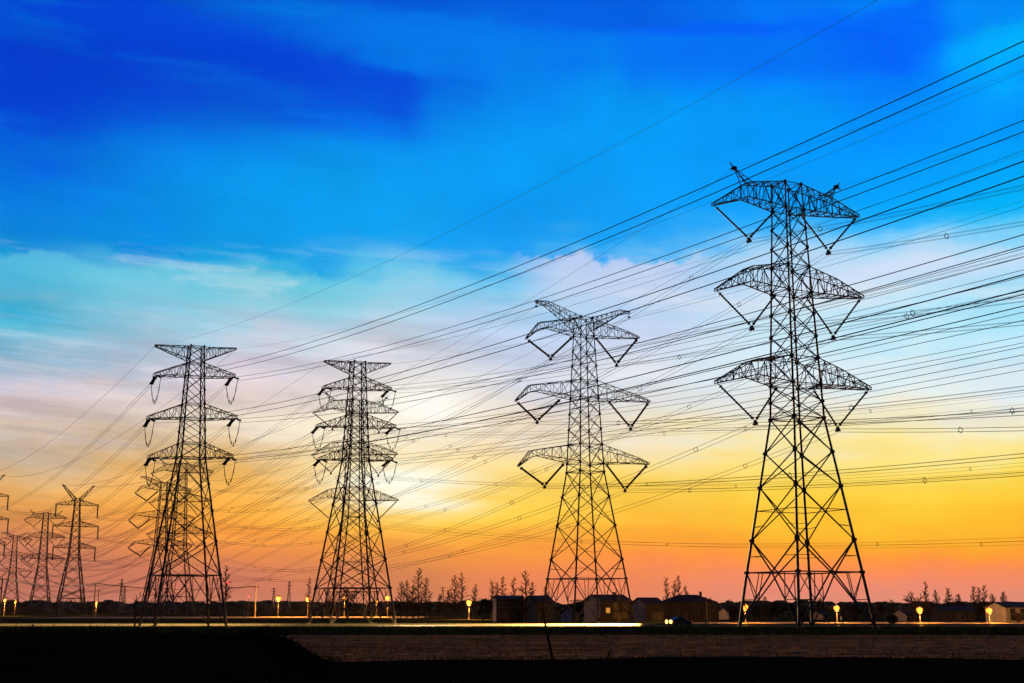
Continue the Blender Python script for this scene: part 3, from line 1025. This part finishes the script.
# ------------------------------------------------------------------ trees
def bare_tree(name, X, Y, H, W, seed, label, group, cone=True, tw=1.0, dens=1.0):
    rnd = random.Random(seed)
    root = empty(name, (X, Y, gz(X, Y)))
    t = MB()
    pts = [Vector((0, 0, -.2))]; rr = [H * .016 + .04]
    for i in range(1, 9):
        f = i / 8
        pts.append(Vector((rnd.uniform(-.02, .02) * H * f, rnd.uniform(-.02, .02) * H * f, H * f)))
        rr.append((H * .016 + .04) * (1 - f) + .015)
    if not cone:
        pts = pts[:6]; rr = rr[:6]
    t.path(pts, rr, 6)
    t.build('trunk', BARK, root)
    c = MB()
    top = pts[-1].z

    def grow(p, d, L, r, depth):
        q = p + d * L
        mid = p + d * (L * .5) + Vector((rnd.uniform(-.06, .06), rnd.uniform(-.06, .06), .02)) * L
        c.beam(p, mid, r * 2.6, 3, r * 2.2); c.beam(mid, q, r * 2.2, 3, r * 1.4)
        if depth:
            for _ in range(3 if depth > 1 else 4):
                b = p.lerp(q, rnd.uniform(.3, .98))
                nd = (d + Vector((rnd.uniform(-.8, .8), rnd.uniform(-.8, .8), rnd.uniform(-.25, .6)))).normalized()
                grow(b, nd, L * rnd.uniform(.35, .6), r * .62, depth - 1)
    if cone:
        nb = int(60 * dens)
        for i in range(nb):
            f = .12 + .86 * i / nb
            z = f * H
            L = W * .62 * (1.0 - f) ** .75 * rnd.uniform(.6, 1.3) + .3
            a = rnd.uniform(0, 6.28)
            d = Vector((math.cos(a), math.sin(a), rnd.uniform(.45, 1.0))).normalized()
            j = min(7, int(f * 8)); base = pts[j].lerp(pts[j + 1], f * 8 - j)
            grow(base, d, L, .055 * tw, 2)
    else:
        nb = int(15 * dens)
        for i in range(nb):
            f = .45 + .55 * i / nb
            a = rnd.uniform(0, 6.28)
            d = Vector((math.cos(a), math.sin(a), rnd.uniform(.25, 1.3))).normalized()
            grow(Vector((0, 0, top * f)), d, W * .42 * rnd.uniform(.7, 1.1), .07 * tw, 3)
    c.build('crown', TWIG, root)
    tag(root, label, 'tree', group)
    return root


def leafy_tree(name, X, Y, H, W, seed, label, group, nleaf=900, cat='tree', lf=.35):
    rnd = random.Random(seed)
    root = empty(name, (X, Y, gz(X, Y)))
    t = MB()
    t.path([Vector((0, 0, -.2)), Vector((.05 * H, 0, H * .3)), Vector((0, .02 * H, H * .7))], [H * .035 + .03, H * .025 + .02, .03], 6)
    for i in range(5):
        a = i * 1.3
        t.beam((0, 0, H * .35), (math.cos(a) * W * .3, math.sin(a) * W * .3, H * (.55 + .05 * i)), H * .02 + .02, 4, .03)
    t.build('trunk', BARK, root)
    c = MB()
    cl = [(Vector((rnd.gauss(0, .24) * W, rnd.gauss(0, .24) * W, H * rnd.uniform(.3, .88))), rnd.uniform(.14, .27) * W) for _ in range(12)]
    for _ in range(nleaf):
        o, r = rnd.choice(cl)
        p = o + Vector((rnd.gauss(0, 1), rnd.gauss(0, 1), rnd.gauss(0, .8))) * r * .6
        p.z = max(.08 * H, min(H, p.z))
        u = Vector((rnd.uniform(-1, 1), rnd.uniform(-1, 1), rnd.uniform(-1, 1))).normalized() * lf
        v = u.cross(Vector((rnd.uniform(-1, 1), rnd.uniform(-1, 1), rnd.uniform(-1, 1)))).normalized() * lf * .6
        c.poly([p - u, p + v, p + u, p - v])
    c.build('crown', LEAFDARK, root)
    tag(root, label, cat, group)
    return root


def ground_at(px, Y):
    X = (px - 512) / FPX * (Y * math.cos(PITCH) + (gz(0, Y) - CAMH) * math.sin(PITCH))
    return X


def tree_px(px, ytop, Y, wpx, seed, label, group, cone=True, tw=1.0, dens=1.0):
    p = at(px, ytop, Y)
    bare_tree('bare_tree', p.x, Y, p.z - gz(p.x, Y), wpx * Y / FPX, seed, label, group, cone, tw, dens)


G1 = 'bare trees by the far road'
for i, (px, yt, Y, w, lab) in enumerate([
    (226.5, 565, 300, 11, 'thin bare tree beside the pylon foot, red beacon behind it'),
    (309.5, 577, 430, 7, 'slim bare tree beside the second orange lamp from the utility pole'),
    (401, 581, 400, 12, 'short outermost bare tree of the clump beside the sunlit pylon'),
    (407.5, 580, 405, 10, 'second bare tree of the clump beside the sunlit pylon'),
    (413, 584, 395, 12, 'lowest, densest bare tree inside the clump beside the sunlit pylon'),
    (419, 567, 400, 16, 'tallest bare tree of the clump beside the sunlit pylon'),
    (426, 577, 405, 12, 'bare tree at the outer end of the clump, away from the sunlit pylon'),
    (455, 575, 390, 14, 'broad bare tree, first of the pair beside the single lamp'),
    (462.5, 572, 395, 11, 'taller bare tree, second of the pair beside the single lamp'),
    (475.5, 584, 390, 9, 'small bare tree between the single lamp and the first house'),
    (492, 580, 360, 9, 'bare tree standing over the corner of the first house'),
    (497, 582, 365, 8, 'shorter bare tree standing over the roof of the first house'),
    (502.5, 576, 360, 10, 'tallest bare tree over the roof of the first house'),
    (513.5, 577, 370, 10, 'lone narrow bare tree over the roof end of the first house'),
    (525.5, 570, 285, 16, 'wide bare tree in the gap between the first two houses'),
]):
    tree_px(px, yt, Y, w, 20 + i, lab, G1, True, 1.0 if Y < 350 else 1.15)
for i, (px, yt, Y, w, lab) in enumerate([
    (666.5, 577, 330, 9, 'bare tree rising behind the long hipped roof, first of a group'),
    (674.5, 580, 335, 9, 'lower bare tree in the middle of the group behind the hipped roof'),
    (678.5, 575, 330, 9, 'tallest bare tree behind the long hipped roof'),
    (685.5, 586, 335, 8, 'smallest bare tree at the end of the group behind the hipped roof'),
    (936, 590, 320, 8, 'thin bare tree beside the round bare tree, above the lamp lit yard'),
    (948, 588, 325, 11, 'wide bare tree in front of the low lamp lit house'),
    (973, 586, 330, 8, 'first of three slim bare trees near the last lamp'),
    (978.5, 587, 335, 7, 'middle one of three slim bare trees near the last lamp'),
    (983.5, 585, 330, 7, 'tallest of three slim bare trees near the last lamp'),
    (992, 594, 335, 8, 'small bare tree just beyond the last lamp'),
    (880, 602, 420, 9, 'small far bare tree by the bush near the tallest pylon'),
    (891, 600, 430, 9, 'second small far bare tree by the bush near the tallest pylon'),
    (728, 600, 430, 9, 'small bare tree beside the end of the hipped house'),
]):
    tree_px(px, yt, Y, w, 60 + i, lab, 'bare trees among the houses', True, 1.05)
tree_px(914, 591, 300, 26, 91, 'round bare crown glowing above a street lamp', 'bare trees among the houses', False, .9, 1.6)
tree_px(925, 581, 310, 6, 92, 'needle thin bare tree rising through the round crown', 'bare trees among the houses', True, 1.2)
tree_px(137, 583, 205, 13, 93, 'bare sapling leaning out beside the foot of the road pylon', 'bare trees by the far road', False, .6)
tree_px(-3, 556, 330, 22, 94, 'bare bushy tree cut off by the frame edge', 'bare trees by the far road', False, .8, 1.6)
for i, (px, yt, Y, w, lab) in enumerate([
    (348, 585, 380, 15, 'dark bushy tree framed by the legs of the sunlit pylon'),
    (774, 601, 330, 16, 'round dark tree framed by the legs of the tallest pylon'),
    (789, 604, 335, 13, 'low dark tree beside the round one under the tallest pylon'),
    (757, 605, 335, 14, 'dark shrubby tree near the first lamp of the tallest pylon'),
    (848, 605, 340, 15, 'dark round tree just past the tallest pylon'),
    (866, 604, 345, 13, 'dark tree between the tallest pylon and the bush'),
    (575, 600, 320, 22, 'dark tree filling the gap between two houses'),
    (483, 598, 330, 14, 'dark tree glowing orange beside the first house'),
    (893, 615, 262, 11, 'dark clipped bush on the roadside verge'),
    (735, 606, 330, 14, 'dark bush against the end wall of the hipped house'),
    (803, 607, 340, 14, 'low dark tree between the pylon legs and the white wall'),
]):
    p = at(px, yt, Y)
    bush = 'bush' in lab and 'bushy' not in lab and 'the bush' not in lab
    leafy_tree('bush' if bush else 'leafy_tree', p.x, Y, p.z - gz(p.x, Y), w * Y / FPX, 130 + i, lab, 'dark leafy trees and bushes', 900, 'bush' if bush else 'tree', .22)


for i, (px, yt, Y, w, lab) in enumerate([
    (398, 600, 398, 13, 'low thicket under the first trees of the clump beside the sunlit pylon'),
    (414, 596, 399, 18, 'dense thicket under the tallest tree of the clump beside the sunlit pylon'),
    (429, 600, 402, 12, 'thin thicket at the outer end of the clump beside the sunlit pylon'),
    (458, 599, 392, 17, 'thicket at the foot of the two trees beside the single lamp'),
    (486, 598, 365, 13, 'thicket just before the first house of the row'),
    (930, 606, 318, 15, 'thicket at the foot of the needle thin bare tree'),
    (958, 604, 335, 18, 'thicket rising behind the long low lamp lit house'),
    (984, 603, 336, 18, 'thicket under the three slim bare trees near the last lamp'),
    (690, 592, 338, 10, 'round thicket top showing over the hipped roof end'),
]):
    p = at(px, yt, Y)
    bare_tree('thicket', p.x, Y, p.z - gz(p.x, Y), w * Y / FPX, 300 + i, lab, 'bare thickets', False, .8, 1.8)
for i, (px, yt, Y, w, lab) in enumerate([
    (440, 594, 410, 7, 'thin young tree in the open gap between the clump and the pair'),
    (448, 590, 408, 8, 'young tree nearer the pair beside the single lamp'),
    (532, 582, 330, 8, 'slender bare tree behind the second house roof'),
    (546, 586, 335, 8, 'slender bare tree behind the end of the second house'),
    (958, 594, 330, 8, 'bare tree over the roof of the long low lamp lit house'),
    (1003, 592, 330, 8, 'bare tree behind the white house cut off by the frame'),
    (820, 598, 400, 8, 'far bare tree rising behind the little white shed'),
    (765, 597, 410, 8, 'far bare tree between the outer and middle legs of the tallest pylon'),
]):
    tree_px(px, yt, Y, w, 340 + i, lab, 'slender far bare trees', True, 1.2)


# ------------------------------------------------------------------ houses
def house(name, px0, px1, yeave, yridge, Y, depth, yaw, wall, label, hip=False, wins=(), endwall=None, door=None, lit=None, chimney=False):
    w = (px1 - px0) * Y / FPX
    c = at((px0 + px1) / 2, yeave, Y)
    ze = c.z - gz(c.x, Y)
    zr = at((px0 + px1) / 2, yridge, Y).z - gz(c.x, Y)
    root = empty(name, (c.x, Y + depth / 2, gz(c.x, Y)), yaw)
    cw = (w - depth * abs(math.sin(yaw))) / math.cos(yaw)
    hx, hy = cw / 2, depth / 2
    m = MB()
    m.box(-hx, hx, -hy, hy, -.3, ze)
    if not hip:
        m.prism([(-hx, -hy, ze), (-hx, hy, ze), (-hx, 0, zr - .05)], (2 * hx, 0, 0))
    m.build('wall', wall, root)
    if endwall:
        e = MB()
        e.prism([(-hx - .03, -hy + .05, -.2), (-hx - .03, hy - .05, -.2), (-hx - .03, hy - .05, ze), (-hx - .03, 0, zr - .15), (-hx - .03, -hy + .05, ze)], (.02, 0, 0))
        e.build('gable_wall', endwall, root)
    r = MB()
    o = .35
    sl = (zr - ze) / hy
    if hip:
        q = [Vector((-hx - o, -hy - o, ze - .05)), Vector((hx + o, -hy - o, ze - .05)), Vector((hx + o, hy + o, ze - .05)), Vector((-hx - o, hy + o, ze - .05))]
        a, b = Vector((-hx + hy, 0, zr)), Vector((hx - hy, 0, zr))
        r.poly([q[0], q[1], b, a]); r.poly([q[2], q[3], a, b]); r.poly([q[1], q[2], b]); r.poly([q[3], q[0], a]); r.poly([q[3], q[2], q[1], q[0]])
    else:
        for s in (-1, 1):
            y0, z0 = s * (hy + o), ze - o * sl + .02
            r.prism([(-hx - o, y0, z0), (-hx - o, 0, zr), (-hx - o, 0, zr + .16), (-hx - o, y0, z0 + .16)], (2 * hx + 2 * o, 0, 0))
    ro = r.build('roof', ROOFT, root)
    if chimney:
        cm = MB(); cm.box(hx * .4, hx * .4 + .6, -.3, .3, zr - .4, zr + .7); cm.build('chimney', GREYWALL, ro)
    for i, (fx, fz, ww, wh) in enumerate(wins):
        x = -hx + fx * cw; z = ze * fz
        f = MB()
        f.box(x - ww / 2 - .08, x + ww / 2 + .08, -hy - .06, -hy - .004, z - wh / 2 - .08, z - wh / 2)
        f.box(x - ww / 2 - .08, x + ww / 2 + .08, -hy - .06, -hy - .004, z + wh / 2, z + wh / 2 + .08)
        f.box(x - ww / 2 - .08, x - ww / 2, -hy - .06, -hy - .004, z - wh / 2, z + wh / 2)
        f.box(x + ww / 2, x + ww / 2 + .08, -hy - .06, -hy - .004, z - wh / 2, z + wh / 2)
        f.box(x - .03, x + .03, -hy - .05, -hy - .008, z - wh / 2, z + wh / 2)
        fo = f.build('window', FRAME, root)
        pn = MB(); pn.box(x - ww / 2, x + ww / 2, -hy - .03, -hy - .012, z - wh / 2, z + wh / 2)
        pn.build('pane', WINLIT if lit == i else PANE, fo)
        if lit == i: fo['label'] = 'window lit warm orange from inside'
    if door:
        x = -hx + door * cw
        d = MB(); d.box(x - .5, x + .5, -hy - .05, -hy - .005, 0, 2.0); do = d.build('door', DOORM, root)
        hd = MB(); hd.box(x + .35, x + .42, -hy - .09, -hy - .055, .95, 1.1); hd.build('handle', RIM, do)
    tag(root, label, 'house', 'village houses')
    return root


W2 = [(.2, .32, 1.2, 1.2), (.5, .32, 1.2, 1.2), (.8, .32, 1.2, 1.2), (.2, .74, 1.1, 1.1), (.5, .74, 1.1, 1.1), (.8, .74, 1.1, 1.1)]
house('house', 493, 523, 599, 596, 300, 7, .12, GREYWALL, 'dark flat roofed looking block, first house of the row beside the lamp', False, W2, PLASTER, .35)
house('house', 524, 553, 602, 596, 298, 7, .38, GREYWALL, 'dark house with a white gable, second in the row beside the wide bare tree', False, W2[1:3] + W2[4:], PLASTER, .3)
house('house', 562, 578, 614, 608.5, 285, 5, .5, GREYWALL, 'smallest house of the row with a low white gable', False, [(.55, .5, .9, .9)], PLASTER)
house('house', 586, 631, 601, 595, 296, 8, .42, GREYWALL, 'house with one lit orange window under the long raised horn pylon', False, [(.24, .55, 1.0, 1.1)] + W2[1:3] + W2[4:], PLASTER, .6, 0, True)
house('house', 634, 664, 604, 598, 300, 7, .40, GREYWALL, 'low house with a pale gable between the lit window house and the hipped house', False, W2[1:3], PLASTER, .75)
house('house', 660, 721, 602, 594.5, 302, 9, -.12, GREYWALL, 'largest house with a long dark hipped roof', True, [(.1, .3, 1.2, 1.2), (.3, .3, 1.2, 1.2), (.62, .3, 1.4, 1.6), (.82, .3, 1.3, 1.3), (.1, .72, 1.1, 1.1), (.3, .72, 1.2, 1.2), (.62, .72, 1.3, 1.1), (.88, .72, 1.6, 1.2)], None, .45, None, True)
house('house', 814, 829, 615, 611, 345, 5, .5, PLASTER, 'little white walled shed seen past the tallest pylon foot', False, [(.6, .6, .8, .7)], PLASTER)
house('house', 899, 919, 615, 609, 310, 6, .3, GREYWALL, 'low house under the round bare tree crown', False, W2[:3], PLASTER)
house('house', 939, 976, 611, 606.5, 305, 7, .1, GREYWALL, 'long low house with a dark roof above the lamp lit yard', False, [(.12, .45, 1.2, 1.2), (.35, .45, 1.2, 1.2), (.6, .45, 1.2, 1.2), (.85, .45, 1.2, 1.2)], None, .48)
house('house', 997, 1040, 607.5, 602.5, 290, 8, .22, PLASTER, 'white two storey house cut off by the frame edge', False, W2, PLASTER, .35)
house('house', 842, 862, 616, 611.5, 345, 6, -.2, GREYWALL, 'low grey shed behind the second lamp of the tallest pylon', False, W2[:2], None)
house('house', 722, 742, 612, 607.5, 350, 6, .3, GREYWALL, 'small grey house behind the first lamp of the tallest pylon', False, W2[:2], PLASTER)


# ------------------------------------------------------------------ street lamps, poles, masts
def street_lamp(px, py, Y, label, power=900, lit=True, r=.30, arm=True):
    p = at(px, py, Y)
    g0 = gz(p.x, Y)
    root = empty('street_lamp', (p.x, Y, g0))
    h = p.z - g0
    m = MB()
    m.lathe([(.16, -.3), (.16, .15), (.075, .2), (.05, h - r - .12)], 8)
    m.build('pole', POLEC, root)
    hd = MB()
    hd.lathe([(.06, h - r - .2), (r * .6, h - r - .08), (r * .62, h - r * .8)], 10)
    hd.lathe([(r * .9, h + r * .62), (r * .5, h + r * 1.05), (.05, h + r * 1.2)], 10)
    hd.build('lamp_housing', STEEL, root)
    gl = MB()
    gl.lathe([(r * .55, h - r * .8), (r * .92, h - r * .35), (r, h + .05), (r * .86, h + r * .55), (r * .3, h + r * .62)], 14)
    gl.build('lamp_glass', LAMP_E, root, True)
    tag(root, label, 'street lamp', 'orange street lamps')
    ld = bpy.data.lights.new('lamp_light', 'POINT')
    ld.energy = power
    ld.color = (1.0, .36, .05)
    ld.shadow_soft_size = .25
    lo = bpy.data.objects.new('lamp_light', ld)
    COL.objects.link(lo)
    lo.parent = root
    lo.location = (0, -r - .35, h)
    return root


for (px, py, Y, lab, pw, r) in [
    (278.5, 598.5, 440, 'street lamp nearest the utility pole, first of the line along the far road', 9000, .50),
    (308, 599, 438, 'street lamp beside the foot of the sunlit pylon, with a slim tree', 9000, .48),
    (344.5, 598.5, 442, 'dimmer street lamp between the legs of the sunlit pylon', 6000, .38),
    (376.5, 601.5, 447, 'weak street lamp inside the far leg of the sunlit pylon', 4000, .32),
    (387.5, 598, 436, 'street lamp at the outer leg of the sunlit pylon', 9000, .46),
    (469, 602.5, 350, 'lone street lamp between bare trees and the first house', 7000, .40),
    (745, 607, 276, 'street lamp touching the outer leg of the tallest pylon', 3600, .36),
    (836.5, 608, 278, 'street lamp seen through the tallest pylon beside its leg', 3200, .34),
    (919.5, 610, 276, 'street lamp under the round bare tree crown', 3600, .36),
    (989, 610.5, 274, 'last street lamp, before the white house', 3600, .36),
]:
    street_lamp(px, py, Y, lab, pw * (5 if Y > 340 else 4.0), True, r * 1.8)
for (px, py, Y, lab, pw, r) in [
    (96.5, 603, 520, 'small red orange lamp beside the far utility pole', 2500, .42),
    (5, 600.5, 470, 'yellow lamp close to the frame edge', 5000, .50),
    (15.5, 602, 520, 'small yellow lamp beside the frame edge lamp', 2500, .40),
]:
    street_lamp(px, py, Y, lab, pw * (7 if Y > 340 else 3.5), True, r)


def utility_pole(px, ytop, Y, label, arms=1, w=.3):
    p = at(px, ytop, Y); g0 = gz(p.x, Y); h = p.z - g0
    root = empty('utility_pole', (p.x, Y, g0))
    m = MB(); m.lathe([(w / 2 * 1.3, -.3), (w / 2, h)], 8); m.build('pole', POLEC, root)
    tops = []
    for k_ in range(arms):
        z = h - .4 - .9 * k_
        c = MB(); c.box(-1.1, 1.1, -.07, .07, z - .07, z + .07); c.build('crossarm', STEEL, root)
        for x in (-1, 0, 1):
            i_ = MB(); i_.lathe([(.07, z + .072), (.11, z + .2), (.06, z + .36)], 8, (x, 0, 0)); i_.build('insulator', GLASSY, root)
            tops.append(Vector((p.x + x, Y, g0 + z + .36)))
    tag(root, label, 'utility pole', 'concrete utility poles')
    return tops


tA = utility_pole(256, 586, 440, 'concrete utility pole beside the first lamp of the far road', 1)
tB = utility_pole(95.5, 583, 470, 'concrete utility pole with a crossarm beside the small red orange lamp', 1)
tC = utility_pole(2.5, 578, 330, 'dark pole at the frame edge beside the bushy bare tree', 1)
tD = utility_pole(705.5, 597, 262, 'pale concrete pole in front of the largest house', 0 + 1, .3)
tE = utility_pole(98.8, 590, 640, 'shorter far pole standing next to the crossarmed utility pole', 1)
tF = utility_pole(245, 603, 400, 'short pale post left of the utility pole by the far road', 1, .2)
wire_sets = [(tA, tB, 'between the two crossarmed roadside poles'), (tB, tC, 'running from the crossarmed pole to the frame edge pole')]
for a_, b_, dsc in wire_sets:
    for i in range(3):
        earthwire(a_[i], b_[i], 1.6, .045, 'low service wire %s, %s of three' % (dsc, ('first', 'middle', 'last')[i]), 'low service wires', 24)
tG = [v + Vector((75, -20, 0)) for v in tA]


def mast(px, ytop, Y, label, w=2.2):
    p = at(px, ytop, Y); g0 = gz(p.x, Y); h = p.z - g0
    root = empty('lattice_mast', (p.x, Y, g0))
    m = MB()
    n = 9
    for c in CORN:
        m.beam((c[0] * w / 2, c[1] * w / 2, -.3), (c[0] * .2, c[1] * .2, h), .35)
    for i in range(n):
        f0, f1 = i / n, (i + 1) / n
        a0 = w / 2 + (.2 - w / 2) * f0; a1 = w / 2 + (.2 - w / 2) * f1
        for k_ in range(4):
            c0, c1 = CORN[k_], CORN[(k_ + 1) % 4]
            m.beam((c0[0] * a0, c0[1] * a0, h * f0), (c1[0] * a1, c1[1] * a1, h * f1), .2)
    m.build('mast_lattice', STEEL, root)
    a = MB()
    for f in (.97, .86):
        a.beam((-w * .9, 0, h * f), (w * .9, 0, h * f), .3)
    a.build('crossarm', STEEL, root)
    tag(root, label, 'mast', 'far lattice masts')
    return root


mast(122, 579, 900, 'taller of two thin far masts beyond the dark wood')
mast(125, 586, 980, 'shorter of two thin far masts beyond the dark wood')
mast(289.5, 581, 800, 'thin far mast between the first two lamps of the far road')
mast(274, 588, 850, 'thin far mast close beside the first lamp of the far road')
mast(442.8, 587, 850, 'thin far mast between the bare tree clump and the tree pair')


def beacon(px, py, Y, label):
    p = at(px, py, Y); g0 = gz(p.x, Y); h = p.z - g0
    root = empty('signal_light', (p.x, Y, g0))
    m = MB(); m.lathe([(.09, -.3), (.07, h - .25)], 8); m.build('post', POLEC, root)
    b = MB(); b.lathe([(.08, h - .27), (.24, h - .15), (.27, h), (.2, h + .2), (.05, h + .27)], 10); b.build('lamp_glass', LAMP_RED, root, True)
    tag(root, label, 'signal light', 'red signal lights')


beacon(227.6, 583, 303, 'red signal light on a tall post behind the thin bare tree')
beacon(248.7, 597, 420, 'smaller red signal light beside the utility pole')


# roadside stakes on the near bank and in the field
def stake(px0, y0, px1, y1, Y, w, label, fork=False):
    a = at(px0, y0, Y); b = at(px1, y1, Y)
    b = b + (b - a) * .25
    root = empty('wooden_stake', b)
    m = MB()
    L = a - b
    pts = [Vector((0, 0, 0)), L * .35 + Vector((w * .3, 0, 0)), L * .7 - Vector((w * .3, 0, 0)), L]
    m.path(pts, [w / 2, w * .48, w * .42, w * .3], 7)
    if fork:
        m.beam(L * .55, L * .8 + Vector((w * 3, 0, 0)), w * .5, 5, w * .25)
    m.build('shaft', WOODP, root)
    tag(root, label, 'stake', 'old stakes on the near bank')


stake(543, 606, 552, 662, 15.5, .030, 'tall leaning stake in front of the pylon before the houses')
stake(611.5, 648, 606.5, 661, 16.0, .022, 'short leaning stake, nearer one to the tall leaning stake', True)
stake(640, 656, 637.5, 664, 16.2, .020, 'stumpy forked stake beyond the short leaning one', True)
stake(776, 655, 774, 666, 16.0, .018, 'tiny stake on the bank below the tallest pylon')
stake(277, 632, 283, 655, 15.0, .022, 'crooked stake at the end of the high dark bank', True)


# ------------------------------------------------------------------ the car on the glossy road
def car(X, Y, face):
    root = empty('parked_car', (X, Y, gz(X, Y) + .05), face)
    prof = [(-2.15, .35), (-2.2, .75), (-1.9, .92), (-1.15, .98), (-.55, 1.42), (.75, 1.46), (1.5, 1.02), (2.1, .9), (2.2, .6), (2.15, .32)]
    m = MB()
    m.prism([(x, -.85, z) for x, z in prof], (0, 1.7, 0))
    bo = m.build('body', CARP, root)
    bv = bo.modifiers.new('soft_edges', 'BEVEL'); bv.width = .07; bv.segments = 2
    for s in (-1, 1):
        y = s * .855
        g = MB()
        g.prism([(-.95, y, 1.0), (-.5, y, 1.36), (.1, y, 1.38), (.1, y, 1.0)], (0, s * .015, 0))
        g.prism([(.2, y, 1.0), (.2, y, 1.38), (.72, y, 1.38), (1.25, y, 1.02)], (0, s * .015, 0))
        g.build('side_window', PANE, root)
        hl = MB(); hl.lathe([(.08, -.06), (.32, -.02), (.32, .10), (.16, .22)], 12)
        ho = hl.build('headlight', HEAD_E, root, True)
        ho.location = (2.19, s * .6, .70); ho.rotation_euler = (0, math.pi / 2, 0)
        tl = MB(); tl.box(-2.23, -2.15, s * .6 - .16, s * .6 + .16, .68, .82); tl.build('tail_light', TAIL_E, root)
        for x in (-1.35, 1.35):
            wh = empty('wheel', (x, s * .82, .32)); wh.parent = root
            t = MB(); t.lathe([(.2, -.1), (.3, -.11), (.33, -.06), (.33, .06), (.3, .11), (.2, .1)], 20)
            to = t.build('tyre', TYRE, wh); to.rotation_euler = (math.pi / 2, 0, 0)
            rm = MB(); rm.lathe([(.19, -.09), (.2, 0), (.19, .115), (.05, .125)], 16)
            rr_ = rm.build('rim', RIM, wh); rr_.rotation_euler = (math.pi / 2 * s, 0, 0)
        far = s < 0                       # boosted spots turned onto the kerb, far and near, to draw a light streak
        ld = bpy.data.lights.new('headlight_kerb_beam', 'SPOT')
        ld.energy = 9.0e6 if far else 1.0e6
        ld.color = (1.0, .56, .15)
        ld.spot_size = math.radians(7 if far else 104); ld.spot_blend = 1.0; ld.shadow_soft_size = .08
        lo = bpy.data.objects.new('headlight_kerb_beam', ld); COL.objects.link(lo); lo.parent = root
        lo.location = (2.55, s * .6, .72)
        aim = Vector((-95 if far else 5, 238.2, -.3 if far else -1.3)) - Vector((X, Y, .3))
        aim.rotate(Euler((0, 0, -face)))
        lo.rotation_euler = aim.to_track_quat('-Z', 'Y').to_euler()
        lo.scale = (1.0, .30 if far else .08, 1.0)
    tag(root, 'dark car on the glossy road with both headlights glaring', 'car')
    return root


hz = MB(); hz.box(-9200, 9200, -300, 12200, -1.6, 72.0)
hm = bpy.data.materials.new('haze_air'); hm.use_nodes = True
hn = hm.node_tree.nodes; hn.clear()
pv = hn.new('ShaderNodeVolumePrincipled'); pv.inputs['Color'].default_value = (1.0, .93, .88, 1); pv.inputs['Density'].default_value = HAZE
pv.inputs['Anisotropy'].default_value = 0.3
ho_ = hn.new('ShaderNodeOutputMaterial'); hm.node_tree.links.new(pv.outputs[0], ho_.inputs['Volume'])
tag(hz.build('haze', hm), 'thin evening haze over the fields', 'haze', kind='stuff')
cp = at(668, 627, 231)
car(cp.x + 2.0, 231.5, math.radians(-150))
